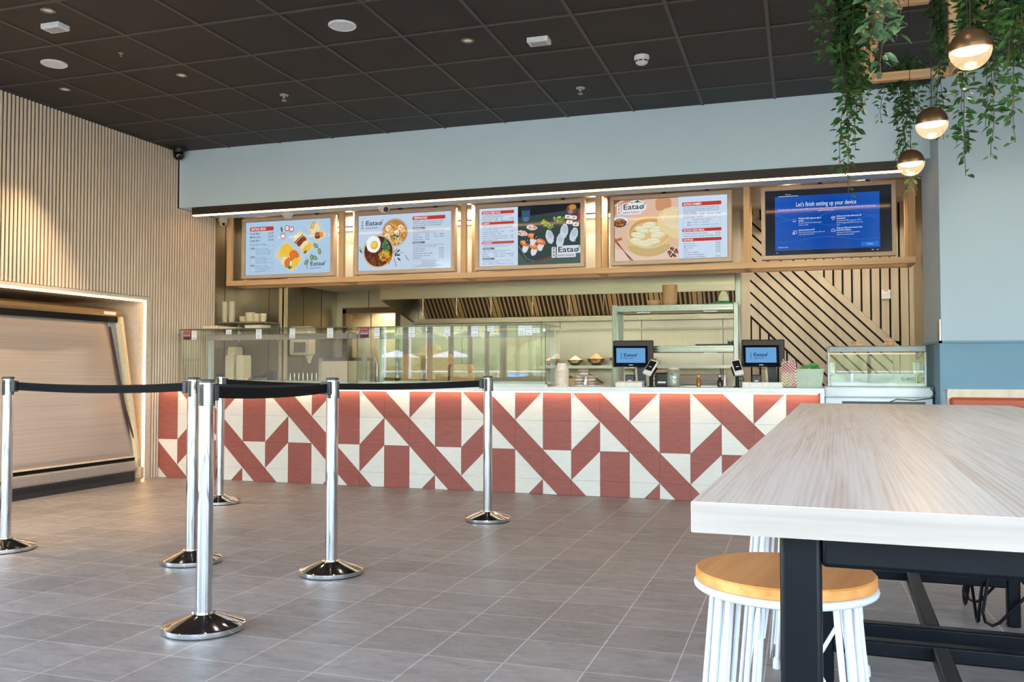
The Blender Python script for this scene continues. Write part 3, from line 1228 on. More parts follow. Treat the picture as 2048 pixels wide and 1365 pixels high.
def contour(p, cx, cz, n, r0, dr, seed, x0, x1, z0, z1):
    q = random.Random(seed)
    ph = [q.uniform(0, 6) for _ in range(4)]
    for k in range(n):
        r = r0+dr*k
        pts = []
        for j in range(37):
            a = 2*PI*j/36
            rr = r*(1+0.16*math.sin(3*a+ph[0])+0.09*math.sin(5*a+ph[1])+0.05*math.sin(7*a+ph[2]))
            pts.append((cx+rr*math.cos(a), cz+rr*0.8*math.sin(a)))
        seg = []
        for pt in pts:
            if x0 < pt[0] < x1 and z0 < pt[1] < z1:
                seg.append(pt)
            else:
                if len(seg) > 1:
                    p.line(seg, 0.0012, C8(150, 184, 214))
                seg = []
        if len(seg) > 1:
            p.line(seg, 0.0012, C8(150, 184, 214))


def tray(p, cx, cz, w, h_, rot, c=C8(196, 212, 228)):
    p.rrect(cx-w/2, cx+w/2, cz-h_/2, cz+h_/2, w*0.16, c, rot)
    p.rrect(cx-w*0.45, cx+w*0.45, cz-h_*0.45, cz+h_*0.45, w*0.14, C8(222, 206, 160), rot)


YEL = [C8(236, 196, 70), C8(226, 178, 44), C8(246, 214, 110)]
ORG = [C8(222, 120, 50), C8(206, 96, 40), C8(234, 150, 70)]
GRN = [C8(70, 120, 50), C8(100, 150, 60), C8(50, 96, 44)]
BRN = [C8(120, 60, 36), C8(90, 44, 30), C8(150, 84, 50)]
CRM = [C8(240, 224, 180), C8(230, 206, 150), C8(246, 236, 210)]


def food(p, cx, cz, w, h_, rot, pal, rnd, n=60, s_=0.008):
    for pc, dx, dz, rx, rz, sh in pal:
        x = cx+(dx*w)*math.cos(rot)-(dz*h_)*math.sin(rot)
        z = cz+(dx*w)*math.sin(rot)+(dz*h_)*math.cos(rot)
        p.ell(x, z, rx*w, rz*h_, pc[0], rot, 20, 0.08, rnd)
        p.blobs(x, z, rx*w*0.92, rz*h_*0.92, n, s_, pc, rnd, rot, sh)


def menu1():
    p = Pic()
    q = random.Random(11)
    W_, H_ = 1.08, 0.61
    p.rect(0, W_, 0, H_, MENU_BG)
    contour(p, 0.15, 0.60, 5, 0.03, 0.02, 1, 0.01, W_, 0.3, H_-0.005)
    heading(p, 0.055, 0.36, 0.505, 0.048, 'EATAO BOX', 0.19)
    for k, (a, b) in enumerate((('Small Box', '£6.20'), ('Medium Box', '£6.90'), ('Large Box', '£7.60'))):
        z = 0.468-0.040*k
        p.text(a, 0.055, z, 0.030, INK, bold=0.012, width=0.013*len(a)+0.012)
        p.text(b, 0.36, z, 0.030, INK, 'R', bold=0.008)
        p.line([(0.055, z-0.008), (0.36, z-0.008)], 0.0008, GREY)
    p.text('Fill your Box in 3 steps:', 0.055, 0.345, 0.024, C8(140, 40, 60), bold=0.008, width=0.215)
    p.frame(0.055, 0.36, 0.035, 0.335, 0.0016, GREY)
    for k, (hd, ls) in enumerate((('Step 1', ['Choose your Box Size', 'Small Box Have 2 Topping', 'Medium Box Have 3 Topping', 'Large Box Have 4 Topping']),
                                  ('Step 2', ['Choose your Base', 'Rice,Fried Noodle,soft rice', 'Oblongo Fried Rice', 'Chips (Boiled Rice in £1.00)']),
                                  ('Step 3', ['Choose your Topping', 'depending on your Box size', 'You can Mix&Match to your', 'heart\'s content']))):
        z = 0.295-0.098*k
        pill(p, 0.063, 0.118, z, 0.020, hd)
        for j, l in enumerate(ls):
            p.text(l, 0.128, z-0.001-0.021*j, 0.0185, C8(84, 96, 116), width=0.0076*len(l)+0.012)
    tray(p, 0.56, 0.195, 0.24, 0.33, 0.80)
    food(p, 0.56, 0.195, 0.24, 0.33, 0.80, [(YEL, 0.08, 0.22, 0.36, 0.24, 'l'), (CRM, -0.28, 0.0, 0.2, 0.15, 'e'), (ORG, -0.2, -0.15, 0.27, 0.17, 'e'), (ORG, 0.25, -0.12, 0.22, 0.2, 'l'), (YEL, 0.0, -0.33, 0.3, 0.13, 'e'), (GRN, -0.3, -0.3, 0.1, 0.06, 'e')], q, 46, 0.006)
    p.ell(0.59, 0.115, 0.010, 0.032, C8(240, 240, 250), -0.1)
    tray(p, 0.74, 0.345, 0.17, 0.27, 0.72)
    food(p, 0.74, 0.345, 0.17, 0.27, 0.72, [(CRM, 0.0, 0.30, 0.36, 0.19, 'e'), (BRN, 0, 0.06, 0.40, 0.13, 'l'), (CRM, 0.0, -0.14, 0.36, 0.13, 'e'), (YEL, 0.05, -0.33, 0.38, 0.14, 'l'), (GRN, -0.25, -0.4, 0.14, 0.05, 'e')], q, 44, 0.005)
    for k in range(3):
        p.line([(0.645+k*0.016, 0.345-k*0.012), (0.745+k*0.016, 0.435-k*0.012)], 0.013, [C8(130, 50, 46), C8(100, 34, 36), C8(150, 66, 56)][k])
    tray(p, 0.92, 0.46, 0.15, 0.22, 0.62)
    food(p, 0.92, 0.46, 0.15, 0.22, 0.62, [(CRM, 0, 0.2, 0.38, 0.26, 'l'), (BRN, -0.1, -0.2, 0.26, 0.18, 'e'), (ORG, 0.2, -0.3, 0.16, 0.12, 'e')], q, 40, 0.005)
    for k in range(2):
        p.line([(0.845+k*0.028, 0.49), (0.880+k*0.028, 0.575)], 0.016, C8(214, 160, 70))
    for (x, z, rt) in ((0.50, 0.475, 0), (0.555, 0.515, 0.4), (0.61, 0.50, -0.3)):
        p.ell(x, z-0.045 if x < 0.51 else z, 0.032, 0.034, C8(176, 40, 44), rt)
        p.ell(x, z-0.045 if x < 0.51 else z, 0.024, 0.026, C8(232, 226, 222), rt)
        p.blobs(x, z-0.045 if x < 0.51 else z, 0.014, 0.014, 6, 0.004, CRM+[C8(200, 90, 70)], q)
    p.ell(0.485, 0.505, 0.011, 0.032, C8(74, 110, 50), 0.15)
    for (x, z, rt) in ((0.96, 0.235, 0.2), (0.865, 0.17, 0.0), (0.905, 0.165, 0.9), (0.80, 0.12, -0.6), (0.915, 0.30, 0.9)):
        p.ell(x, z, 0.020, 0.034, C8(50, 86, 50), rt)
        p.ell(x, z, 0.014, 0.027, C8(150, 176, 110), rt)
    logo(p, 0.845, 0.078, 0.048, INK, C8(110, 60, 80))
    p.rrect(0.55, 1.07, 0.4445, 0.446, 0.0003, C8(235, 225, 215))
    return p


def bowl(p, cx, cz, r, rim, base):
    p.ell(cx, cz, r*1.02, r*1.02, rim, n=36)
    p.ell(cx, cz-r*0.01, r*0.93, r*0.93, base, n=36)


def menu2():
    p = Pic()
    q = random.Random(12)
    W_, H_ = 1.075, 0.61
    p.rect(0, W_, 0, H_, C8(196, 214, 234))
    contour(p, 0.12, 0.36, 9, 0.02, 0.022, 5, 0.01, 0.33, 0.2, H_-0.01)
    contour(p, 0.22, 0.60, 5, 0.03, 0.02, 7, 0.01, 0.40, 0.3, H_-0.01)
    logo(p, 0.085, 0.50, 0.052, INK)
    bowl(p, 0.43, 0.41, 0.152, C8(176, 182, 200), C8(196, 130, 60))
    p.blobs(0.43, 0.41, 0.130, 0.130, 150, 0.007, YEL+CRM+GRN[:2]+ORG, q, 0, 'l')
    p.blobs(0.43, 0.35, 0.11, 0.06, 60, 0.005, [C8(240, 236, 226), C8(220, 214, 190)], q, 0, 'l')
    for (x, z) in ((0.36, 0.46), (0.50, 0.46), (0.46, 0.40), (0.345, 0.37)):
        p.ell(x, z, 0.032, 0.030, C8(244, 226, 206), q.uniform(0, 3), 16, 0.12, q)
        p.ell(x+0.005, z-0.003, 0.016, 0.012, C8(226, 170, 130), q.uniform(0, 3), 12)
    p.blobs(0.45, 0.37, 0.07, 0.03, 12, 0.012, GRN, q)
    bowl(p, 0.245, 0.21, 0.178, C8(206, 184, 140), C8(84, 40, 30))
    p.blobs(0.17, 0.17, 0.07, 0.11, 120, 0.008, BRN+[C8(160, 96, 80), C8(70, 34, 30)], q, 0.3)
    p.blobs(0.24, 0.10, 0.10, 0.05, 80, 0.008, BRN, q)
    p.blobs(0.32, 0.16, 0.07, 0.06, 90, 0.006, YEL, q, 0, 'l')
    p.blobs(0.355, 0.12, 0.045, 0.03, 30, 0.006, ORG, q, 0.6, 'l')
    p.blobs(0.34, 0.26, 0.035, 0.07, 22, 0.016, [C8(74, 130, 84), C8(60, 108, 70), C8(96, 150, 100)], q)
    p.ell(0.195, 0.285, 0.085, 0.092, C8(244, 246, 248), 0, 28, 0.03, q)
    p.ell(0.205, 0.275, 0.044, 0.047, C8(234, 188, 52), 0, 24)
    p.ell(0.20, 0.28, 0.030, 0.030, C8(244, 210, 90), 0, 20)
    for pts, c in (([(0.425, 0.18), (0.46, 0.215), (0.475, 0.225)], C8(150, 40, 60)), ([(0.37, 0.06), (0.40, 0.11), (0.41, 0.16)], C8(130, 60, 70)),
                   ([(0.435, 0.12), (0.455, 0.07), (0.46, 0.03)], C8(190, 50, 50)), ([(0.57, 0.15), (0.59, 0.11), (0.61, 0.095)], C8(90, 120, 80)),
                   ([(0.46, 0.155), (0.50, 0.175), (0.55, 0.185)], C8(150, 160, 110)), ([(0.02, 0.26), (0.06, 0.235)], C8(120, 140, 90))):
        p.line(pts, 0.007, c)
    for (x, z, rt) in ((0.485, 0.20, 0.6), (0.485, 0.155, 0.0), (0.495, 0.11, -0.8), (0.045, 0.215, -0.9), (0.455, 0.165, 1.3)):
        p.ell(x, z, 0.024, 0.009, C8(60, 74, 66), rt)
    X0, X1 = 0.60, 0.945
    X0, X1 = 0.648, 1.02
    heading(p, X0, X1, 0.525, 0.040, 'TEPPANYAKI', 0.155)
    for k, l in enumerate(('Teppanyaki is a bowl of sizzling noodles,we stewing', 'quickly turning them on a flat griddle this means', 'you get, soft noodles and crunchy vegetables')):
        p.text(l, X0+0.008, 0.502-0.021*k, 0.0185, C8(60, 76, 100), bold=0.004, width=0.345-0.012*k)
    pill(p, X0, X0+0.145, 0.425, 0.022, 'Yakisoba')
    for k, l in enumerate(('Thin noodles,beansprout,egg,carrot,onion and spring', 'onion,mangetout,chilli,sesame seeds')):
        p.text(l, X0+0.008, 0.402-0.019*k, 0.0175, C8(84, 100, 122), width=0.345-0.10*k)
    for k, (a, b, c, d) in enumerate((('Chicken', '£8.60', 'Ham', '£8.60'), ('Sliced Steak', '£9.20', 'Prawn', '£9.20'), ('Chicken+Prawn', '£9.60', '', ''))):
        z = 0.358-0.026*k
        p.text(a, X0+0.008, z, 0.021, INK, width=0.0092*len(a))
        p.text(b, X0+0.145, z, 0.021, INK, width=0.046)
        if c:
            p.text(c, X0+0.245, z, 0.021, INK, width=0.010*len(c))
            p.text(d, X0+0.355, z, 0.021, INK, 'R', width=0.046)
    pill(p, X0, X0+0.145, 0.270, 0.022, 'Teriyaki sauce')
    for k, l in enumerate(('Thin noodles,beansprout,mangetout,egg,carrot,onion', 'and spring onion, sesame seeds coriander')):
        p.text(l, X0+0.008, 0.247-0.019*k, 0.0175, C8(84, 100, 122), width=0.345-0.08*k)
    for k, (a, b) in enumerate((('Teriyaki Chicken', '£10.80'), ('Teriyaki salmon', '£12.50'), ('Black pepper sirloin steak', '£12.50'), ('Black pepper pork chop', '£10.80'), ('Grilled eel', '£15.50'))):
        z = 0.205-0.0245*k
        p.text(a, X0+0.008, z, 0.021, INK, width=0.0086*len(a))
        p.text(b, X0+0.355, z, 0.021, INK, 'R', width=0.055)
    p.frame(X0+0.008, X0+0.358, 0.022, 0.092, 0.0014, GREY)
    p.text('Customise my noodles', X0+0.183, 0.072, 0.018, C8(150, 60, 80), 'C', width=0.17)
    for k, l in enumerate(('Udon thick wheat egg', 'Udon Thick white without egg', 'Rice Noodle Flat thin,without egg and wheat')):
        p.text(l, X0+0.183, 0.054-0.0125*k*1.2, 0.0155, C8(84, 96, 116), 'C', width=0.0068*len(l))
    return p


def menu3():
    p = Pic()
    q = random.Random(13)
    W_, H_ = 1.075, 0.61
    p.rect(0, 0.42, 0, H_, C8(204, 222, 242))
    p.rect(0.42, W_, 0, H_, C8(56, 72, 70))
    # dark slate photograph with sushi
    p.P([(0.42, 0.50), (0.80, 0.53), (W_, 0.56), (W_, H_), (0.42, H_)], C8(22, 26, 36))
    p.P([(0.42, 0.14), (0.52, 0.03), (0.62, 0.02), (W_, 0.16), (W_, 0.0), (0.42, 0.0)], C8(76, 96, 90))
    p.rrect(0.46, 0.55, 0.46, 0.58, 0.02, C8(60, 88, 120))
    p.ell(0.505, 0.585, 0.055, 0.022, C8(30, 40, 58))
    p.rrect(0.475, 0.535, 0.45, 0.50, 0.02, C8(84, 120, 156))
    p.ell(0.985, 0.55, 0.055, 0.055, C8(110, 70, 50))
    p.ell(0.995, 0.575, 0.038, 0.028, C8(196, 140, 60))
    p.ell(0.975, 0.53, 0.025, 0.025, C8(150, 130, 150))
    p.P([(1.05, 0.43), (W_, 0.41), (W_, 0.56), (1.055, 0.53)], C8(178, 60, 76))
    for (x, z) in ((0.725, 0.405), (0.77, 0.39), (0.83, 0.46), (0.875, 0.455), (0.69, 0.43)):
        p.blobs(x, z, 0.035, 0.028, 26, 0.010, [C8(96, 140, 56), C8(140, 176, 84), C8(70, 110, 46), C8(200, 190, 120)], q)
    p.blobs(0.70, 0.44, 0.02, 0.012, 10, 0.007, ORG, q)
    for (x, z) in ((0.47, 0.33), (0.57, 0.385)):
        p.ell(x, z, 0.058, 0.028, C8(230, 214, 208), -0.2, 20, 0.08, q)
        p.blobs(x, z, 0.045, 0.018, 24, 0.008, [C8(236, 150, 110), C8(240, 220, 210), C8(120, 90, 90), C8(226, 120, 80)], q, -0.2)
    for (x, z) in ((0.95, 0.475), (1.01, 0.465), (0.965, 0.42), (1.03, 0.395)):
        p.rrect(x-0.032, x+0.032, z-0.02, z+0.02, 0.012, C8(232, 232, 236), -0.12)
        p.ell(x, z, 0.016, 0.008, C8(226, 130, 80), 0.3)
    for (x, z, rt) in ((0.76, 0.28, 0.25), (0.87, 0.24, -0.2), (0.91, 0.33, -0.1), (1.01, 0.29, -0.3)):
        p.ell(x, z, 0.040, 0.075, C8(206, 216, 230), rt, 22, 0.07, q)
        p.ell(x+0.006, z+0.02, 0.028, 0.042, C8(186, 196, 216), rt, 18, 0.08, q)
        p.blobs(x, z-0.05, 0.02, 0.02, 14, 0.006, [C8(226, 230, 238), C8(200, 206, 220)], q)
    for (x, z) in ((0.505, 0.20), (0.595, 0.165), (0.665, 0.21), (0.585, 0.27)):
        p.ell(x, z-0.025, 0.032, 0.05, C8(220, 226, 234), -0.3, 18, 0.1, q)
        p.ell(x-0.002, z+0.022, 0.058, 0.030, C8(222, 128, 70), -0.35, 20, 0.06, q)
        p.ell(x-0.01, z+0.030, 0.036, 0.012, C8(240, 170, 120), -0.35)
    for (x, z) in ((0.53, 0.235), (0.615, 0.285)):
        p.ell(x, z, 0.025, 0.03, C8(30, 34, 44), 0.5)
        p.blobs(x, z, 0.02, 0.022, 18, 0.004, [C8(190, 210, 226), C8(90, 110, 120)], q)
    for a, b in (((0.57, 0.02), (W_, 0.155)), ((0.62, 0.015), (W_, 0.125))):
        p.line([a, b], 0.006, C8(150, 84, 66))
    p.line([(0.43, 0.20), (0.52, 0.06), (0.60, 0.03)], 0.006, C8(110, 140, 140))
    logo(p, 0.845, 0.115, 0.058, C8(34, 44, 52), bg=C8(216, 224, 230))
    X0, X1 = 0.035, 0.385
    heading(p, X0, X1, 0.545, 0.033, 'EATAO FRIED RICE', 0.19)
    for k, l in enumerate(('A traditional chinese rice dishes,all meat 100% fresh', 'Egg,mix sweet and garden pea,carrot')):
        p.text(l, X0+0.008, 0.527-0.016*k, 0.0155, C8(60, 76, 100), bold=0.004, width=0.32-0.09*k)

    def row(z, a, b, c='', d='', s_=0.020):
        p.text(a, X0+0.008, z, s_, C8(74, 88, 108), width=0.0084*len(a))
        p.text(b, X0+0.02+0.0084*len(a)+0.004, z, s_, C8(74, 88, 108), width=0.042) if not c else p.text(b, X0+0.135, z, s_, C8(74, 88, 108), width=0.042)
        if c:
            p.text(c, X0+0.20, z, s_, C8(74, 88, 108), width=0.0088*len(c))
            p.text(d, X1-0.006, z, s_, C8(74, 88, 108), 'R', width=0.042)
    row(0.487, 'Breast Chicken', '£7.80', 'Ham', '£7.80')
    row(0.466, 'Sliced Steak', '£8.40', 'Vegetarian', '£7.20')
    heading(p, X0, X1, 0.435, 0.027, 'CURRY', 0.078)
    for k, l in enumerate(('We have a range of fresh curries from the mild and', 'fragrant to spicier chilli dishes. Choose your favourite', 'sweet corn,carrot,steamed rice,fresh chip,Pork chop', 'in crispy panko breadcrumbs')):
        p.text(l, X0+0.008, 0.421-0.0145*k, 0.0145, C8(70, 86, 110), width=0.325 if k < 3 else 0.18)
    row(0.352, 'Grilled chicken', '£9.60', 'Prawn', '£9.80')
    row(0.330, 'Chicken and Prawn', '£10.80')
    for k, (a, b) in enumerate((('Chicken in Crispy Panko Breadcrumbs', '£9.90'), ('Pork Chop in Crispy Panko Breadcrumbs', '£9.90'))):
        p.text(a, X0+0.008, 0.307-0.022*k, 0.018, C8(74, 88, 108), width=0.272)
        p.text(b, X1-0.006, 0.307-0.022*k, 0.018, C8(74, 88, 108), 'R', width=0.04)
    row(0.264, 'Sirloin Steak', '£11.50')
    heading(p, X0, X1, 0.230, 0.027, 'DONBURI', 0.10, C8(200, 84, 84))
    for k, l in enumerate(('A traditional dish product is a big bowl of steamed', 'rice that is topped with different type no fish')):
        p.text(l, X0+0.015, 0.215-0.0155*k, 0.0145, C8(90, 104, 126), width=0.31-0.04*k)
    pill(p, X0+0.008, X0+0.14, 0.172, 0.021, 'Teriyaki donburi')
    for k, l in enumerate(('teriyaki sauce, steamed rice,broccoli,sweet corn', 'golden pea,carrot,egg sesame seeds')):
        p.text(l, X0+0.012, 0.157-0.0155*k, 0.0145, C8(90, 104, 126), width=0.30-0.06*k)
    row(0.117, 'Chicken', '£9.60', 'Sirloin Steak', '£12.80')
    row(0.094, 'Pork chop', '£9.80', 'Salmon', '£13.50')
    pill(p, X0+0.008, X0+0.14, 0.066, 0.020, 'Grilled donburi')
    for k, l in enumerate(('Spicy teriyaki sauce,steamed rice,carrot mangetout', 'mix and spring onion,egg')):
        p.text(l, X0+0.012, 0.052-0.0135*k, 0.0125, C8(90, 104, 126), width=0.31-0.14*k)
    p.text('Duck   £12.80   smoked grilled eel  £15.50', X0+0.012, 0.018, 0.016, C8(84, 98, 120), width=0.325)
    return p


def menu4():
    p = Pic()
    q = random.Random(14)
    W_, H_ = 1.075, 0.61
    p.rect(0, 0.62, 0, H_, C8(226, 190, 164))
    p.P([(0.0, 0.0), (0.62, 0.0), (0.62, 0.12), (0.3, 0.05), (0, 0.13)], C8(230, 204, 186))
    p.P([(0.0, 0.49), (0.30, H_), (0.10, H_), (0.0, 0.55)], C8(206, 140, 90))
    p.P([(0.0, 0.57), (0.06, H_), (0.0, H_)], C8(150, 80, 50))
    p.P([(0.0, 0.52), (0.16, 0.61), (0.22, 0.61), (0.0, 0.46)], C8(222, 150, 100))
    p.rrect(0.40, 0.55, 0.49, 0.61, 0.03, C8(206, 150, 110))
    # small dish of greens and dip
    p.ell(0.215, 0.545, 0.10, 0.065, C8(206, 220, 236))
    p.ell(0.215, 0.55, 0.082, 0.05, C8(232, 240, 246))
    p.blobs(0.22, 0.555, 0.07, 0.04, 60, 0.010, GRN+[C8(40, 90, 50), C8(130, 170, 90)], q)
    p.ell(0.055, 0.395, 0.088, 0.066, C8(150, 180, 214), 0, 30)
    p.ell(0.055, 0.395, 0.080, 0.059, C8(214, 224, 236), 0, 30)
    p.ell(0.052, 0.385, 0.068, 0.045, C8(110, 54, 30), 0, 26)
    p.blobs(0.052, 0.388, 0.060, 0.038, 70, 0.005, [C8(70, 34, 22), C8(200, 130, 70), C8(236, 190, 120), C8(150, 80, 40)], q)
    # bamboo steamer
    p.ell(0.335, 0.15, 0.205, 0.115, C8(206, 178, 122), 0, 36)
    p.P([(0.13, 0.15), (0.125, 0.25), (0.55, 0.25), (0.54, 0.15)], C8(222, 194, 136))
    p.ell(0.338, 0.275, 0.215, 0.16, C8(228, 204, 150), 0, 40)
    p.ell(0.338, 0.278, 0.195, 0.142, C8(206, 160, 98), 0, 40)
    p.ell(0.338, 0.262, 0.180, 0.122, C8(226, 190, 130), 0, 40)
    for k in range(6):
        p.line([(0.155+0.004*k, 0.20+0.02*k), (0.20+0.004*k, 0.185+0.02*k)], 0.006, C8(130, 90, 50))
    for (x, z, rt) in ((0.34, 0.345, 0.1), (0.27, 0.305, -0.3), (0.405, 0.300, 0.2), (0.235, 0.25, -0.2), (0.42, 0.245, 0.1), (0.22, 0.19, -0.3), (0.375, 0.185, 0.0), (0.30, 0.165, -0.1)):
        p.ell(x, z, 0.072, 0.036, C8(222, 216, 170), rt, 20, 0.07, q)
        p.ell(x-0.004, z+0.006, 0.060, 0.025, C8(240, 236, 206), rt, 18, 0.06, q)
        for j in range(5):
            p.ell(x-0.036+0.018*j, z+0.006, 0.005, 0.011, C8(214, 214, 166), rt+0.2, 8)
    # lid leaning at right
    pts = []
    p.P([(0.415, 0.37), (0.43, 0.45), (0.48, 0.50), (0.56, 0.52), (0.62, 0.515), (0.62, 0.20), (0.58, 0.205), (0.50, 0.25), (0.44, 0.31)], C8(232, 212, 160))
    p.P([(0.455, 0.42), (0.49, 0.475), (0.56, 0.50), (0.62, 0.495), (0.62, 0.30), (0.55, 0.305), (0.48, 0.35)], C8(236, 222, 184))
    for k in range(9):
        p.line([(0.475+0.02*k, 0.36-0.005*k), (min(0.62, 0.52+0.02*k), 0.49)], 0.003, C8(206, 180, 130))
    p.blobs(0.565, 0.07, 0.045, 0.045, 60, 0.013, [C8(120, 80, 64), C8(140, 96, 78), C8(104, 66, 54)], q)
    p.line([(0.53, 0.10), (0.60, 0.04)], 0.007, C8(240, 228, 214))
    p.line([(0.54, 0.035), (0.59, 0.11)], 0.007, C8(240, 228, 214))
    for k in range(3):
        p.line([(0.0, 0.235-0.016*k), (0.16+0.012*k, 0.0)], 0.006, C8(120, 76, 70))
    p.line([(0.0, 0.205), (0.075, 0.225)], 0.026, C8(184, 110, 76))
    logo(p, 0.085, 0.515, 0.055, C8(34, 44, 60), C8(120, 50, 70), bg=C8(232, 232, 236))
    p.rect(0.62, W_, 0, H_, C8(206, 224, 244))
    X0, X1 = 0.655, 1.02
    heading(p, X0, X1, 0.515, 0.038, 'EATAO RAMEN', 0.165)
    for k, l in enumerate(('Our ramen is a hearty bowl of hot broth filled with', 'fresh ramen noodles,toppings and garnishes. Fresh', 'ramen noodle,pak choi,beansprout,carrot,coriander', 'spring onion,egg')):
        p.text(l, X0+0.01, 0.497-0.017*k, 0.0165, C8(60, 76, 100), bold=0.003, width=0.335 if k < 3 else 0.115)
    p.text('Grilled Chicken   £9.80    wonton   £9.80', X0+0.015, 0.424, 0.021, INK, width=0.345)
    p.text('Sirloin Steak   £12.50', X0+0.015, 0.402, 0.021, INK, width=0.18)
    p.frame(X0+0.01, X1-0.01, 0.305, 0.393, 0.0014, GREY)
    p.text('Customise my noodles', (X0+X1)/2, 0.372, 0.020, C8(140, 70, 90), 'C', width=0.175)
    p.text('Light', X0+0.045, 0.348, 0.020, INK, bold=0.01)
    p.text('chicken or vegetable', X0+0.095, 0.348, 0.020, GREY, width=0.16)
    p.text('Spicy', X0+0.045, 0.322, 0.020, INK, bold=0.01)
    p.text('chicken or vegetable with chilli', X0+0.095, 0.322, 0.020, GREY, width=0.24)
    heading(p, X0, X1, 0.262, 0.031, 'EATAO KIDS MEAL', 0.20)
    for k, (a, b) in enumerate((('Chicken balls(2) with chips', '£2.90'), ('Barbecued spare ribs(2) with chips', '£2.90'))):
        p.text(a, X0+0.01, 0.237-0.024*k, 0.021, C8(84, 96, 116), width=0.0083*len(a))
        p.text(b, X1-0.012, 0.237-0.024*k, 0.021, INK, 'R', width=0.045)
    heading(p, X0, X1, 0.168, 0.031, 'EXTRAS', 0.09)
    for k, (a, b) in enumerate((('Steamed rice', '£3.00'), ('Egg Fried Rice', '£3.50'), ('Plain Soba', '£4.50'), ('Chips', '£3.20'), ('Chicken balls(6)', '£5.50'), ('Curry/Gravy/Sweet&Sour', ''), ('/Satay/Honey Chilli/BBQ', '£2.50'))):
        p.text(a, X0+0.01, 0.142-0.0222*k, 0.020, C8(96, 106, 124), width=0.0089*len(a))
        if b:
            p.text(b, X1-0.012, 0.142-0.0222*k, 0.020, INK, 'R', width=0.045)
    return p


def menu5():
    p = Pic()
    W_, H_ = 1.08, 0.61
    p.rect(0, W_, 0, H_, C8(34, 36, 42))
    a0, a1, b0, b1 = 0.083, 0.985, 0.042, 0.558
    # blue start screen: soft bands of blue
    cols = [(8, 78, 170), (6, 70, 160), (4, 62, 152), (6, 66, 158), (12, 76, 170), (30, 92, 186)]
    n = 18
    for k in range(n):
        c = cols[min(len(cols)-1, int(k*len(cols)/n))]
        p.rect(a0+(a1-a0)*k/n, a0+(a1-a0)*(k+1)/n, b0, b1, C8(*cols[(k//3) % 6]) if False else C8(8+int(22*abs(k-9)/9), 72+int(16*abs(k-9)/9), 164+int(18*abs(k-9)/9)))
    for s_, zc, am, c in ((0, 0.30, 0.04, (40, 112, 200)), (1, 0.22, 0.03, (30, 100, 190)), (2, 0.36, 0.05, (52, 120, 204)), (3, 0.14, 0.02, (60, 116, 200))):
        pts = [(a0+(a1-a0)*j/24, zc+am*math.sin(j*0.34+s_*1.3)) for j in range(25)]
        p.line(pts, 0.0035, C8(*c))
    tcx = (a0+a1)/2-0.005
    p.text("Let's finish setting up your device", tcx, 0.455, 0.060, C8(236, 240, 250), 'C', width=0.52)
    p.text('Your device needs to connect to a few more Microsoft services to help you work more easily and securely across all your devices. Select Continue to get', tcx, 0.424, 0.020, C8(206, 216, 240), 'C', bold=0.008, width=0.84)
    p.text('started in just a few clicks.', tcx, 0.404, 0.020, C8(206, 216, 240), 'C', bold=0.008, width=0.14)
    cols_ = ((0.245, 0.335, ('Windows Hello helps you sign in', 'quickly'), ('Securely unlock your device with a', 'touch or smile')),
             (0.575, 0.340, ('Achieve more with a Microsoft 365', 'subscription'), ('Get premium Office apps and 1 TB of', 'cloud storage, advanced security, and', 'more.')),
             (0.245, 0.225, ('Link your phone and PC',), ('Access your phone\'s photos, texts, and', 'more, right on your PC.')),
             (0.575, 0.230, ('Keep your files more secure in the', 'cloud with OneDrive'), ('Get peace of mind knowing they\'re', 'backed up and accessible.')))
    wh = C8(232, 238, 250)
    for x, z, hd, ls in cols_:
        zz = z
        for l in hd:
            p.text(l, x+0.045, zz, 0.019, wh, bold=0.02, width=0.0064*len(l))
            zz -= 0.021
        for l in ls:
            p.text(l, x+0.045, zz, 0.018, C8(200, 212, 240), bold=0.004, width=0.0060*len(l))
            zz -= 0.020
    for (x, z) in ((0.246, 0.330), (0.262, 0.330)):
        p.ell(x, z, 0.003, 0.003, wh, n=8)
    p.line([(0.242, 0.318), (0.247, 0.313), (0.254, 0.311), (0.261, 0.313), (0.266, 0.318)], 0.004, wh)
    p.line([(0.575, 0.335), (0.583, 0.345), (0.601, 0.345), (0.609, 0.335), (0.592, 0.312), (0.575, 0.335), (0.609, 0.335)], 0.003, wh)
    p.frame(0.248, 0.272, 0.198, 0.226, 0.003, wh)
    p.frame(0.240, 0.254, 0.193, 0.212, 0.003, wh)
    p.line([(0.580, 0.205), (0.574, 0.212), (0.580, 0.221), (0.590, 0.229), (0.600, 0.222), (0.610, 0.216), (0.610, 0.207), (0.603, 0.204), (0.580, 0.205)], 0.003, wh)
    p.rect(0.828, 0.972, 0.060, 0.094, C8(70, 150, 226))
    p.rect(0.831, 0.969, 0.063, 0.091, C8(26, 112, 212))
    p.text('Continue', 0.90, 0.070, 0.020, wh, 'C', width=0.05)
    p.text('Remind me later', 0.11, 0.068, 0.018, C8(206, 216, 240), bold=0.006, width=0.09)
    p.text('Welcome', 0.175, 0.570, 0.016, C8(210, 210, 214), width=0.052)
    p.rect(0.115, 0.29, 0.556, 0.5605, C8(220, 224, 230))
    p.ell(0.10, 0.021, 0.006, 0.006, C8(170, 170, 175), n=10)
    p.rrect(0.915, 0.93, 0.015, 0.025, 0.002, C8(170, 170, 175))
    p.ell(0.965, 0.020, 0.007, 0.005, C8(170, 170, 175), n=10)
    return p


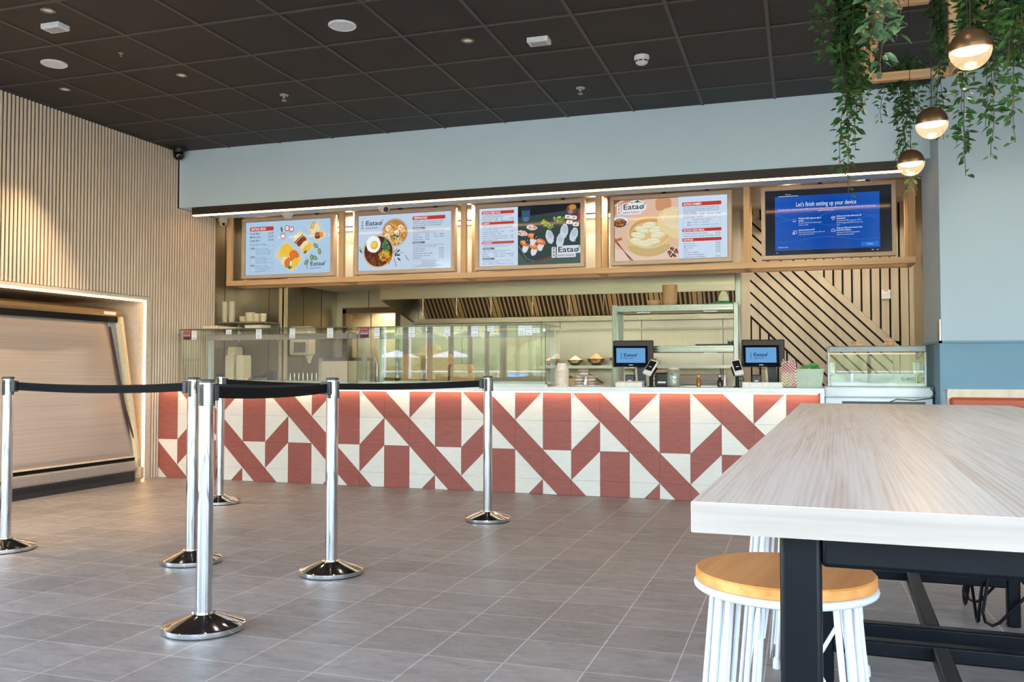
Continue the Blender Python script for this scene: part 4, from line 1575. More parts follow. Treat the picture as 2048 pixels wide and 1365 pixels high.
menus = [(-6.000, 1.162, menu1, 'menu screen of takeaway boxes with peppers and cucumber, nearest the slatted wall'),
         (-4.583, 1.160, menu2, 'menu screen with noodle bowls and a fried egg, headed TEPPANYAKI'),
         (-3.193, 1.152, menu3, 'menu screen with sushi on dark slate at its right half'),
         (-1.775, 1.164, menu4, 'menu screen with dumplings in a bamboo steamer, headed EATAO RAMEN'),
         (-0.343, 1.164, menu5, 'blue device setup screen in the frame furthest right')]
for x, w_, fn, lab in menus:
    t = thing('menu_screen', lab, 'screen', (x+w_/2, 8.66, 2.108), 0, 'framed screens in the trellis over the counter')
    hw = w_/2
    H_ = 0.678
    b_ = 0.036
    g = G()
    g.box(-hw, hw, -0.04, 0.05, 0, b_)
    g.box(-hw, hw, -0.04, 0.05, H_-b_, H_)
    g.box(-hw, -hw+b_, -0.04, 0.05, b_, H_-b_)
    g.box(hw-b_, hw, -0.04, 0.05, b_, H_-b_)
    g.build('frame', M['ashframe'], t, bevel=0.002)
    G().box(-hw+b_, hw-b_, -0.018, 0.045, b_, H_-b_).build('panel', M['blackplastic'], t)
    pc = fn()
    pw = 1.075 if fn in (menu2, menu3, menu4) else 1.08
    k = (w_-2*b_-0.008)/pw
    kz = (H_-2*b_-0.008)/0.61
    pc.v = [(v[0]*k-hw+b_+0.004, v[1]-0.0185, v[2]*kz+b_+0.004) for v in pc.v]
    pc.build('picture', picture('screen_picture', 0.80), t)
    for sx in (-0.06, 0.35):
        G().box(sx-0.02, sx+0.02, 0.0, 0.03, H_, H_+0.115).build('bracket', flat('dark_bracket', C8(46, 38, 28), 0.5), t)
# ================================================================== EXTRACTION HOOD AND KITCHEN
def stl(name, col_, r=0.3):
    return steel(name, col_, r, 'X')


hood = thing('extraction_hood', 'long stainless steel extraction hood with slanted grease filters', 'hood', (-2.5, 9.6, 1.70))
HM = Matrix.Translation((2.5, -9.6, -1.70))


def hG():
    g = G()
    g.M = HM
    return g


HX0, HX1 = -4.504, -0.62
ms = steel('hood_steel', (0.30, 0.275, 0.205, 1), 0.34, 'X', 0.12)
hG().box(HX0, HX1, 9.09, 9.12, 1.872, 2.10).box(HX0, HX1, 9.12, 10.07, 2.05, 2.10).build('canopy', ms, hood)
hG().box(HX0, HX0+0.012, 9.12, 10.07, 1.95, 2.05).build('end_panel', ms, hood)
g = hG()                                       # slanted left cheek and lower lip
g.prism([(9.12, 1.872), (9.20, 1.872), (10.07, 1.655), (10.07, 1.640), (9.12, 1.86)], HX0, HX0+0.02, 'X')
g.prism([(9.12, 2.05), (9.12, 1.87), (10.07, 1.65), (10.07, 2.05)], HX0+0.02, HX0+0.03, 'X')
g.build('cheek', ms, hood)
hG().box(HX0, HX1, 9.97, 10.07, 1.645, 1.70).build('grease_channel', ms, hood)
hG().box(HX0+0.03, HX1, 9.70, 9.75, 1.965, 2.0).build('filter_rail', ms, hood)
fm = flat('filter_steel', C8(150, 128, 92), 0.4, 0.5)
fd = flat('filter_gap', C8(24, 16, 9), 0.7)
nF = 8
fx0 = -4.34
fw_ = 0.468
for k in range(nF):
    a = fx0+k*fw_
    b = a+fw_-0.012
    if b > HX1:
        b = HX1
    g = hG()
    y0, z0, y1, z1 = 9.75, 1.965, 10.0, 1.694
    g.prism([(y0, z0+0.012), (y1, z1+0.012), (y1, z1+0.05), (y0, z0+0.05)], a, b, 'X')
    f = g.build('grease_filter', fd, hood)
    g = hG()
    for (u, v) in ((a, a+0.045), (b-0.045, b)):
        g.prism([(y0, z0), (y1, z1), (y1, z1+0.03), (y0, z0+0.03)], u, v, 'X')
    nb = 7
    for j in range(nb):
        u = a+0.045+(b-a-0.09)*(j+0.5)/nb
        g.prism([(y0, z0+0.002), (y1, z1+0.002), (y1, z1+0.016), (y0, z0+0.016)], u-0.010, u+0.010, 'X')
    g.build('baffle', fm, f)
lm = emit('hood_fill_glow', (1.0, 0.88, 0.66, 1), 5.0)  # glowing panels added out of sight in the hood to light the kitchen
for x in (-3.6, -2.3, -1.1):
    hG().box(x-0.3, x+0.3, 9.135, 9.165, 2.02, 2.045).build('hood_fill_panel', lm, hood)
area_light('kitchen_fill', (0, -0.1, 0.32), (R(18), 0, 0), 3.2, 0.25, 20, (1.0, 0.86, 0.62), hood)  # added fill lamp under the hood, brightens the cooking line
for x in (-3.99, -3.59, -3.19, -2.72, -2.32, -1.95):
    hk = tag(G().tube([(0, 0, 0), (0, 0, -0.19), (0.012, 0, -0.205), (0.02, 0, -0.195)], 0.005, 6).build('hanging_rod', ms, None, loc=(x, 9.115, 1.872)), 'thin steel rod hanging from the front lip of the hood', 'rod', 'rods hanging from the hood')

# wall capping rails
struct(G().box(-4.49, -0.62, 10.04, 10.08, 1.535, 1.560).box(-4.39, -4.385, 10.06, 10.08, 1.56, 1.66).box(-2.675, -2.665, 10.05, 10.08, 1.56, 1.66).build('trim_8', ms), 'steel capping rail along the kitchen back wall')

# wall shelf with bowls
sh = thing('wall_shelf', 'steel wall shelf with bowls of flour at the back of the kitchen', 'shelf', (-1.78, 9.9, 1.12))
G().box(-1.15, 1.15, -0.16, 0.16, 0, 0.014).box(-1.15, 1.15, -0.162, -0.155, -0.02, 0.014).build('shelf_board', M['steelX'], sh)
for x in (-0.95, 0.0, 0.95):
    G().prism([(-0.12, 0.0), (0.16, 0.0), (0.16, -0.12)], x-0.006, x+0.006, 'X').build('shelf_bracket', M['steelX'], sh)


def bowl3(x, r, hgt, content, lab, y=9.84):
    t = thing('mixing_bowl', lab, 'bowl', (x, y, 1.134), 0, 'steel bowls on the wall shelf')
    G().lathe([(0, 0), (r*0.45, 0), (r*0.82, hgt*0.55), (r, hgt), (r*0.97, hgt), (r*0.79, hgt*0.57), (0, 0.008)], 24).build('bowl', steel('bowl_steel', (0.42, 0.34, 0.22, 1), 0.3, 'X'), t, smooth=50)
    if content:
        G().lathe([(r*0.93, hgt*0.88), (r*0.7, hgt*1.08), (r*0.35, hgt*1.5), (0, hgt*1.85)], 20).build('contents', content, t, smooth=60)


flour = flat('white_flour', C8(252, 246, 230), 0.9)
bowl3(-2.43, 0.095, 0.062, flat('pale_breadcrumb', C8(240, 230, 210), 0.9), 'steel bowl with low white contents, first on the wall shelf')
bowl3(-2.19, 0.105, 0.075, flat('tan_flour', C8(228, 184, 130), 0.9), 'steel bowl heaped with tan flour on the wall shelf')
bowl3(-1.91, 0.125, 0.085, flour, 'steel bowl heaped with white flour on the wall shelf, fully in view')
bowl3(-1.62, 0.110, 0.075, flour, 'steel bowl heaped with white flour, half hidden by the pass shelf post')
bowl3(-2.72, 0.09, 0.055, flat('pale_breadcrumb', C8(240, 230, 210), 0.9), 'steel bowl seen through the end of the middle display case')

# back worktop with sink, pans and appliances
bk = thing('back_worktop', 'steel prep worktop along the back wall of the kitchen', 'worktop', (-2.2, 9.75, 0))
G().box(-2.3, 1.55, -0.30, 0.32, 0.86, 0.90).build('top', M['steelX'], bk)
for x in (-2.25, -1.0, 0.2, 1.45):
    G().box(x, x+0.04, -0.28, -0.24, 0, 0.86).build('leg', M['steelZ'], bk)
G().box(-2.25, 1.49, -0.25, 0.28, 0.25, 0.28).build('lower_shelf', M['steelX'], bk)
t = thing('tap', 'steel swan neck tap over the sink behind the left display case', 'tap', (-4.92, 9.85, 0.83), 0)
G().tube([(0, 0, 0), (0, 0, 0.32), (-0.02, -0.02, 0.39), (-0.09, -0.05, 0.41), (-0.15, -0.08, 0.37)], 0.012, 8).build('spout', M['chrome'], t, smooth=50)
G().cyl(0.03, 0, 0.05).build('base', M['chrome'], t)
t = thing('sink_unit', 'steel sink unit under the soap dispenser', 'sink', (-5.1, 9.6, 0), 0)
G().box(-0.4, 0.5, -0.3, 0.4, 0.1, 0.80).build('cabinet', M['steelZ'], t)
G().box(-0.42, 0.52, -0.32, 0.42, 0.80, 0.83).build('worktop', M['steelX'], t)
t = thing('preparation_cabinet', 'cream fronted cabinet with dark steel surround behind the left display case', 'cabinet', (-5.02, 9.22, 0), 0)
G().box(-0.31, 0.34, -0.02, 0.06, 0.0, 1.225).build('body', flat('dark_bronze_steel', C8(86, 76, 52), 0.4, 0.5), t)
G().box(-0.27, 0.34, -0.035, -0.02, 0.3, 1.185).build('door', flat('cream_door', C8(224, 208, 180), 0.45), t)
G().box(-0.31, -0.27, -0.04, -0.02, 0.3, 1.225).build('side_trim', steel('greenish_steel', (0.62, 0.66, 0.58, 1), 0.3), t)
t = thing('water_boiler', 'cream wall mounted soap and towel dispenser with grey window', 'dispenser', (-5.49, 9.05, 1.21), 0)
t.name = 'towel_dispenser'
wm = flat('cream_plastic', C8(232, 218, 180), 0.4)
G().box(-0.11, 0.16, -0.08, 0.07, 0.04, 0.37).build('housing', wm, t, bevel=0.025, seg=3)
G().box(-0.04, 0.11, -0.084, -0.078, 0.07, 0.19).build('window', flat('grey_window', C8(128, 120, 118), 0.3), t)
G().lathe([(0, -0.05), (0.018, -0.05), (0.03, 0.0), (0.05, 0.04), (0, 0.04)], 12, (0.11, 0, 0)).build('nozzle', wm, t, smooth=50)

# tall container stacks left
STK = M['cream']


def stack(name, lab, x, y, z, w, d, n, dh, mat, group, cat='container', hexa=False):
    t = thing(name, lab, cat, (x, y, z), 0, group)
    g = G()
    for k in range(n):
        z0 = k*dh
        if hexa:
            g.lathe([(0, z0), (w/2*0.8, z0), (w/2, z0+dh*2.6), (w/2+0.004, z0+dh*2.6), (w/2+0.004, z0+dh*2.6+0.004)], 20)
        else:
            g.prism([(-w/2, z0+dh*0.75), (-w/2*0.93, z0), (w/2*0.93, z0), (w/2, z0+dh*0.75), (w/2, z0+dh), (-w/2, z0+dh)], -d/2, d/2, 'Y')
    if not hexa:
        g.prism([(-w/2, n*dh), (w/2, n*dh), (w/2*0.8, n*dh+0.045), (-w/2*0.8, n*dh+0.045)], -d/2, d/2, 'Y')
    g.build('nested_containers', mat, t)
    return t


gr = 'stacked takeaway containers behind the left display case'
stack('container_stack', 'tallest cream takeaway container stack beside the steel wall', -6.07, 8.62, 0.935, 0.10, 0.14, 20, 0.018, STK, gr)
stack('container_stack', 'cream takeaway container stack, middle of the three behind the left case', -5.98, 8.46, 0.935, 0.11, 0.14, 15, 0.0175, STK, gr)
stack('container_stack', 'cream takeaway container stack nearest the tongs', -5.845, 8.46, 0.935, 0.095, 0.14, 15, 0.0175, STK, gr)
struct(box('floor_6', M['steelX'], -6.2, -5.62, 8.34, 8.866, 0.88, 0.935), 'steel worktop run behind the left display case')
bpy.data.objects['floor_6'].name = 'trim_9'
# upper shelf with cups seen above the left case
t = thing('wall_rack', 'steel shelf with cup stacks above the left display case', 'shelf', (-5.9, 8.62, 1.60))
G().box(-0.27, 0.27, -0.18, 0.22, 0, 0.015).build('shelf_board', M['steelX'], t)
G().box(-0.27, -0.25, 0.19, 0.22, -0.2, 0).box(0.25, 0.27, 0.19, 0.22, -0.2, 0).build('shelf_bracket', M['steelX'], t)
cupm = flat('translucent_cup', C8(206, 198, 170), 0.4)
for k, (x, n, lab) in enumerate(((-6.12, 15, 'tall stack of cloudy plastic cups against the timber slats'), (-6.035, 15, 'tall stack of cloudy plastic cups, second from the timber slats'))):
    stack('cup_stack', lab, x, 8.50, 1.615, 0.07, 0.07, n, 0.0135, cupm, 'cup stacks on the upper shelf', 'cup stack', True)
for k, (x, n, w, lab) in enumerate(((-5.965, 3, 0.09, 'shortest cream tub stack on the upper shelf'), (-5.88, 6, 0.11, 'largest cream tub stack on the upper shelf'), (-5.79, 5, 0.08, 'cream tub stack, third on the upper shelf'), (-5.71, 5, 0.07, 'cream tub stack furthest from the timber slats on the upper shelf'))):
    stack('tub_stack', lab, x, 8.62, 1.615, w, w, n, 0.014, STK, 'tub stacks on the upper shelf', 'tub stack', True)
# trays on top of the left case
kt = flat('pale_card_tray', C8(232, 212, 182), 0.7)


def tray3(x, y, w, d, h_, lab):
    g = G()
    for (a, b, c, d_) in ((-w/2, w/2, -d/2, d/2),):
        for s_ in (-1, 1):
            g.prism([(s_*w/2*0.86, 0), (s_*w/2, h_), (s_*(w/2+0.008), h_), (s_*w/2*0.9, -0.0)], -d/2, d/2, 'Y')
        g.box(-w/2*0.86, w/2*0.86, -d/2, d/2, 0, 0.004)
        g.prism([(-w/2*0.86, 0.0), (w/2*0.86, 0.0), (w/2, h_), (-w/2, h_)], -d/2, -d/2+0.003, 'Y')
        g.prism([(-w/2*0.86, 0.0), (w/2*0.86, 0.0), (w/2, h_), (-w/2, h_)], d/2-0.003, d/2, 'Y')
    return tag(g.build('card_tray', kt, None, loc=(x, y, 1.4915)), lab, 'tray', 'trays on top of the left display case')


tray3(-5.72, 7.80, 0.17, 0.20, 0.038, 'pale card tray on the glass case top, nearest the slatted wall')
tray3(-5.54, 7.83, 0.20, 0.20, 0.022, 'shallow pale lid tray on the glass case top between two trays')
tray3(-5.23, 7.80, 0.19, 0.16, 0.040, 'pale open card tray holding a napkin on the glass case top')
# tongs and knives
t = thing('tongs', 'black handled tongs and slicers piled on the counter in the left case', 'tongs', (-5.45, 8.15, 0.953))
for k, (dx, dz, a, b) in enumerate(((-0.12, 0.01, 0.30, 0.20), (-0.06, 0.03, 0.34, 0.05), (-0.15, 0.0, 0.28, 0.02))):
    G().obox((dx+0.10, 0.02*k, 0.04+dz), (a, 0.022, 0.012), (0, -b-0.15, 0)).build('handle', M['black'], t)
    G().obox((dx-0.02, 0.02*k, 0.02+dz*0.5), (0.16, 0.024, 0.004), (0, -b, 0)).build('blade', M['chrome'], t)
G().box(0.12, 0.20, -0.03, 0.05, 0.0, 0.12).build('handle', M['black'], t, bevel=0.01)
for k in range(7):
    tag(G().tube([(0, 0, 0), (0, 0, 0.09)], 0.004, 6).sphere((0, 0, 0.095), 0.008, 8).build('chrome_peg', M['chrome'], None, loc=(-4.96+k*0.05, 7.98, 0.953)), 'small chrome peg standing in the left display case', 'peg', 'chrome pegs in the left display case')
# cartons in the middle case
bg = 'brown cartons behind the middle display case'
for k, (x, z, n, w, lab) in enumerate(((-3.66, 0.935, 15, 0.21, 'large kraft lid stack, nearest the left case'), (-3.38, 0.935, 15, 0.22, 'large kraft lid stack in the middle of the case'), (-3.15, 0.935, 9, 0.20, 'low kraft lid stack at the far side of the middle case'))):
    stack('carton_stack', lab, x, 8.16, z, w, 0.16, n, 0.0175, M['kraft'], bg, 'carton stack')
stack('carton_stack', 'tall narrow kraft lid stack rising behind the others', -3.60, 8.32+0.1, 0.935, 0.20, 0.14, 20, 0.0175, M['kraft'], bg, 'carton stack')
t = thing('prep_fridge', 'long steel counter fridge behind the middle display case', 'counter', (-2.9, 8.42, 0))
G().box(-1.25, 1.15, -0.08, 0.32, 0, 0.90).build('body', M['steelX'], t)
G().box(-1.27, 1.17, -0.095, 0.34, 0.90, 0.933).build('worktop', M['steelX'], t)

# ================================================================== PASS SHELF
ps = thing('pass_shelf', 'tall two tier stainless steel pass shelf standing on the counter', 'shelf unit', (-1.09, 8.25, 0.935))
for (x0, x1, y0, y1) in ((-1.655, -1.605, 8.10, 8.125), (-1.655, -1.605, 8.40, 8.425), (-0.565, -0.525, 8.10, 8.125), (-0.565, -0.525, 8.40, 8.425)):
    G().box(x0+1.09, x1+1.09, y0-8.25, y1-8.25, 0, 0.745).build('post', steel('post_steel', (0.22, 0.23, 0.20, 1), 0.3, 'Z'), ps, bevel=0.003)
for z0 in (1.612, 1.240):
    G().box(-0.565, 0.525, -0.148, 0.175, z0-0.935, z0+0.060-0.935).build('shelf_board', steel('shelf_steel', (0.22, 0.235, 0.205, 1), 0.28, 'X', 0.2), ps, bevel=0.003)
    for x in (-0.28, 0.32):
        G().box(x-0.06, x+0.06, -0.12, -0.09, z0-0.945, z0-0.935).build('lamp_strip', M['white'], ps)
kc_ = M['kraft']
t = stack('bowl_stack', 'tall stack of kraft bowls on top of the pass shelf', -1.14, 8.22, 1.672, 0.135, 0.1, 12, 0.0135, kc_, 'kraft bowl stacks on the pass shelf', 'bowl stack', True)
stack('bowl_stack', 'short pair of kraft bowls left of the tall stack', -1.29, 8.22, 1.672, 0.125, 0.1, 2, 0.012, kc_, 'kraft bowl stacks on the pass shelf', 'bowl stack', True)
gm = flat('green_cloth', C8(70, 170, 112), 0.85)
rn = random.Random(3)
g = G()
vs = []
nx, ny = 14, 8
for j in range(ny+1):
    for i in range(nx+1):
        u, v = i/nx-0.5, j/ny-0.5
        e = max(0, 1-(abs(u)*2)**3)*max(0, 1-(abs(v)*2)**3)
        vs.append((u*0.27, v*0.2, 0.002+0.028*e*(0.7+0.3*math.sin(i*1.3+j))))
fs = [(j*(nx+1)+i, j*(nx+1)+i+1, (j+1)*(nx+1)+i+1, (j+1)*(nx+1)+i) for j in range(ny) for i in range(nx)]
g.add(vs, fs)
g.add([(v[0]*0.98, v[1]*0.98, 0.0) for v in vs], fs)
tag(g.build('green_cloth', gm, None, loc=(-0.665, 8.22, 1.672), smooth=60), 'folded green cloth on the right end of the pass shelf', 'cloth')
g = G()
g.lathe([(0.05, 0), (0.045, 0.03), (0.035, 0.06), (0.025, 0.085), (0, 0.09)], 9, sx=1, sy=0.5)
tag(g.build('crumpled_tissue', flat('tissue', C8(206, 206, 170), 0.9), None, loc=(-0.66, 8.22, 1.702)), 'crumpled pale tissue standing on the green cloth', 'tissue')
tag(G().box(-0.16, 0.16, -0.08, 0.08, 0, 0.014).box(-0.17, 0.17, -0.09, 0.09, 0.010, 0.014).build('black_tray', M['blackplastic'], None, loc=(-0.74, 8.24, 1.300)), 'flat black tray on the lower pass shelf', 'tray')
t = thing('sauce_pot', 'small dark pot with a pale lid on the lower pass shelf', 'pot', (-0.60, 8.20, 1.300))
G().cyl(0.026, 0, 0.035, n=14).build('pot', M['darkplastic'], t)
G().cyl(0.03, 0.035, 0.05, n=14).build('lid', M['cream'], t)

# ================================================================== THINGS ON THE COUNTER
WZ = 0.9352


def till(lab, x, y, rz, group):
    t = thing('till', lab, 'till', (x, y, WZ), rz, group)
    G().box(-0.12, 0.12, -0.07, 0.10, 0, 0.012).build('base', M['darkplastic'], t, bevel=0.004)
    G().obox((0.075, 0.02, 0.122), (0.075, 0.045, 0.22), (R(8), R(-4), 0)).build('neck', flat('slate_plastic', C8(72, 80, 88), 0.4), t, bevel=0.004)
    G().obox((0.030, 0.01, 0.122), (0.018, 0.03, 0.22), (R(8), R(-4), 0)).build('pale_neck_trim', M['cream'], t)
    g = G()
    g.obox((0.0, 0.05, 0.29), (0.36, 0.03, 0.24), (R(-8), 0, 0))
    g.build('rear_display', flat('dark_brown_plastic', C8(50, 40, 34), 0.45), t, bevel=0.01)
    mm = Matrix.Translation((-0.012, -0.065, 0.265)) @ Euler((R(-14), 0, R(6))).to_matrix().to_4x4()
    g = G()
    g.M = mm
    g.box(-0.15, 0.15, -0.012, 0.02, -0.095, 0.095)
    sc_ = g.build('customer_display', flat('glossy_black', C8(10, 14, 22), 0.15), t, bevel=0.005)
    p = Pic(0.0005)
    p.rect(-0.126, 0.126, -0.062, 0.072, C8(110, 168, 222))
    logo(p, -0.062, -0.005, 0.030, C8(16, 30, 50))
    p.rrect(-0.018, 0.018, -0.086, -0.078, 0.003, C8(190, 200, 210))
    p.M = None
    p.v = [tuple(mm @ Vector((v[0], v[1]-0.0125, v[2]))) for v in p.v]
    p.build('picture', picture('screen_picture', 0.80), t)
    G().tube([(-0.05, -0.03, 0.18), (-0.03, -0.02, 0.155), (0.02, -0.01, 0.155), (0.05, 0.0, 0.17)], 0.003, 6).build('cable', M['blackplastic'], t)
    return t


till('till with the Eatao logo on the counter in front of the pass shelf', -1.42, 7.86, 0.10, 'tills on the counter')
till('till beside the straws in front of the slatted timber wall', -0.315, 7.98, 0.0, 'tills on the counter')


def speaker(lab, x, y):
    t = thing('receipt_scanner', lab, 'scanner', (x, y, WZ))
    G().box(-0.04, 0.04, -0.03, 0.03, 0, 0.105).build('body', M['darkplastic'], t, bevel=0.012, seg=3)
    G().box(-0.014, 0.014, -0.032, -0.0295, 0.048, 0.058).build('badge', M['white'], t)
    G().box(-0.025, 0.025, -0.035, -0.029, 0.01, 0.03).build('slot', M['blackplastic'], t)


speaker('small dark box with a white badge under the till by the pass shelf', -1.42, 7.74)
speaker('small dark box with a white badge under the till by the straws', -0.36, 7.80)


def reader(lab, x, y, rz, tilt):
    t = thing('card_reader', lab, 'card reader', (x, y, WZ), rz, 'card readers on the counter')
    G().cyl(0.028, 0, 0.006, n=20).cyl(0.016, 0.006, 0.115, n=16).build('stand', M['black'], t, smooth=40)
    mm = Matrix.Translation((0, -0.01, 0.165)) @ Euler((R(-38), R(tilt), 0)).to_matrix().to_4x4()
    g = G()
    g.M = mm
    g.box(-0.038, 0.038, -0.012, 0.016, -0.078, 0.078)
    g.build('handset', M['white'], t, bevel=0.008, seg=3)
    g = G()
    g.M = mm
    g.box(-0.030, 0.030, -0.0145, -0.0115, -0.04, 0.062)
    g.build('display', flat('card_reader_screen', C8(38, 30, 34), 0.15), t)
    g = G()
    g.M = mm
    g.box(-0.012, 0.012, -0.0155, -0.0143, -0.004, 0.002)
    g.build('logo_text', M['white'], t)
    g = G()
    g.M = mm
    g.box(-0.045, 0.045, 0.014, 0.03, -0.06, 0.03)
    g.build('cradle', M['black'], t)
    g = G()
    g.tube([(0.0, 0.01, 0.09), (0.05, 0.01, 0.09), (0.056, 0.01, 0.06), (0.05, 0.01, 0.055), (0.0, 0.01, 0.055)], 0.003, 6)
    g.build('pin_shield_arm', M['black'], t)


reader('white card reader tilted to the left beside the glass jar', -1.222, 7.64, -0.3, 16)
reader('white card reader leaning right between the sauce bottles and the paper stacks', -0.508, 7.64, 0.25, -10)
t = thing('receipt_printer', 'black receipt printer behind the tilted card reader', 'printer', (-1.14, 7.86, WZ))
G().box(-0.075, 0.075, -0.07, 0.07, 0, 0.12).build('body', M['blackplastic'], t, bevel=0.012, seg=3)
G().box(-0.05, 0.02, -0.073, -0.069, 0.03, 0.045).build('badge', M['white'], t)
G().box(-0.07, 0.07, -0.05, 0.07, 0.12, 0.15).build('paper_roll', M['kraft'], t, bevel=0.01)
t = thing('glass_jar', 'large clear glass tip jar with coins at the bottom', 'jar', (-1.045, 7.74, WZ))
G().lathe([(0, 0.001), (0.050, 0.001), (0.056, 0.012), (0.057, 0.125), (0.047, 0.142), (0.047, 0.165), (0.044, 0.165), (0.044, 0.140), (0.054, 0.122), (0.053, 0.014), (0, 0.006)], 28).build('jar', glass('jar_glass', (0.90, 0.94, 0.90, 1), haze=0.14), t, smooth=50)
G().lathe([(0.0475, 0.148), (0.050, 0.148), (0.050, 0.166), (0.0475, 0.166)], 28).build('lid_ring', flat('pale_rim', C8(214, 190, 160), 0.4), t, smooth=40)
coinm = flat('copper_coin', C8(150, 104, 66), 0.35, 0.8)
for k in range(22):
    a, r_ = rn.uniform(0, 6.28), rn.uniform(0, 0.036)
    tag(G().cyl(0.011, 0, 0.002, n=12).build('coin', coinm, None, loc=(-1.045+r_*math.cos(a), 7.74+r_*math.sin(a), WZ+0.0075+0.0022*(k//4))), 'copper coin lying in the glass tip jar', 'coin', 'coins in the tip jar')


def papers(lab, x, y, w, d, n, rz=0.0):
    for k in range(1):
        g = G()
        for j in range(n):
            o_ = 0.0025*math.sin(j*2.1)
            g.box(-w/2+o_, w/2+o_, -d/2, d/2, j*0.0062, j*0.0062+0.0056)
        tag(g.build('paper_stack', M['paper'], None, loc=(x, y, WZ)), lab, 'paper stack', 'paper bag stacks on the counter').rotation_euler = (0, 0, rz)


papers('stack of white paper bags in front of the till by the pass shelf', -1.41, 7.66, 0.23, 0.12, 6)
tag(G().box(-0.11, 0.11, -0.05, 0.05, 0, 0.012).build('menu_cards', flat('pinkish_card', C8(206, 176, 152), 0.7), None, loc=(-1.40, 7.665, WZ+0.037)), 'pinkish leaflets lying on the paper bags by the first till', 'leaflet')
papers('stack of white paper bags right of the second card reader', -0.390, 7.66, 0.15, 0.12, 7)
papers('stack of white paper bags beside the straw holder', -0.232, 7.66, 0.166, 0.12, 7)
# straws
t = thing('straw_holder', 'clear holder packed with red and white striped paper straws', 'holder', (-0.10, 7.76, WZ))
G().box(-0.066, 0.066, -0.05, 0.05, 0, 0.006).build('base', flat('dark_red_base', C8(96, 44, 44), 0.5), t)
G().box(-0.062, 0.062, -0.046, -0.044, 0.006, 0.12).box(-0.062, -0.060, -0.046, 0.046, 0.006, 0.12).box(0.060, 0.062, -0.046, 0.046, 0.006, 0.12).build('clear_sleeve', glass('clear_plastic', (0.97, 0.97, 0.97, 1)), t)
sm, nt, out = new_mat('striped_straw')
b = pbsdf(nt, out, (1, 1, 1, 1), 0.5)
wv = nt.nodes.new('ShaderNodeTexWave')
wv.wave_type = 'BANDS'
wv.bands_direction = 'DIAGONAL'
wv.inputs['Scale'].default_value = 26
wv.inputs['Distortion'].default_value = 0.0
tc = nt.nodes.new('ShaderNodeTexCoord')
nt.links.new(tc.outputs['Object'], wv.inputs[0])
nt.links.new(ramp(nt, wv.outputs['Fac'], [(0.48, C8(236, 226, 220)), (0.52, C8(178, 40, 48))]), b.inputs['Base Color'])
nst = 0
for j in range(7):
    for i in range(11):
        x = -0.052+0.0104*i+(0.004 if j % 2 else 0)
        y = -0.038+0.0125*j
        hh = 0.215 if rn.random() > 0.03 else 0.235
        lean = rn.uniform(-0.006, 0.006)
        o = G().tube([(x-lean, y, 0.008), (x+lean, y, hh+rn.uniform(-0.004, 0.004))], 0.0046, 6).build('paper_straw', sm, None, loc=(-0.10, 7.76, WZ))
        tag(o, 'red and white striped paper straw standing in the clear holder', 'straw', 'striped straws in the holder')
# cutlery tub
t = thing('cutlery_tub', 'translucent green plastic tub of green cutlery on the counter end', 'tub', (0.062, 7.97, WZ))
tub = flat('pale_green_plastic', C8(196, 214, 196), 0.3)
g = G()
for (a, b_) in ((1, 0), (-1, 0), (0, 1), (0, -1)):
    pass
w0, w1, d0, d1, hh = 0.098, 0.118, 0.075, 0.085, 0.155
vs = [(-w0, -d0, 0), (w0, -d0, 0), (w0, d0, 0), (-w0, d0, 0), (-w1, -d1, hh), (w1, -d1, hh), (w1, d1, hh), (-w1, d1, hh)]
vi = [(v[0]*0.96, v[1]*0.95, v[2]+0.004 if v[2] == 0 else v[2]) for v in vs]
g.add(vs+vi, [(0, 3, 2, 1), (0, 1, 5, 4), (1, 2, 6, 5), (2, 3, 7, 6), (3, 0, 4, 7), (8, 9, 10, 11), (8, 12, 13, 9), (9, 13, 14, 10), (10, 14, 15, 11), (11, 15, 12, 8),
              (4, 5, 13, 12), (5, 6, 14, 13), (6, 7, 15, 14), (7, 4, 12, 15)])
g.build('tub_body', tub, t)
g = G()
for (x0, x1, y0, y1) in ((-w1-0.006, w1+0.006, -d1-0.006, -d1), (-w1-0.006, w1+0.006, d1, d1+0.006), (-w1-0.006, -w1, -d1, d1), (w1, w1+0.006, -d1, d1)):
    g.box(x0, x1, y0, y1, hh-0.006, hh)
g.build('rim', M['cream'], t)
gm2 = flat('green_bioplastic', C8(104, 192, 110), 0.4)
for k in range(24):
    a = rn.uniform(-0.35, 0.35)
    x0 = rn.uniform(-0.06, 0.05)
    zz = 0.125+rn.uniform(0, 0.075)*(1-abs(x0)*8)
    g = G()
    yy = rn.uniform(-0.05, 0.05)
    dz = rn.uniform(-0.01, 0.035)
    g.tube([(-0.075, 0, -0.01-dz), (0.02, 0, 0.0)], 0.0035, 6)
    g.lathe([(0, -0.004), (0.014, -0.002), (0.018, 0.004), (0.012, 0.008), (0, 0.009)], 10, (0.04, 0, 0), sx=1.5, sy=0.8)
    o = g.build('green_fork', gm2, None, loc=(0.062+x0*0.7, 7.97+yy, WZ+zz), smooth=50)
    o.rotation_euler = (0, 0, a)
    tag(o, 'light green disposable spoon piled in the green tub', 'spoon', 'green cutlery in the tub')
    o.name = 'green_spoon'
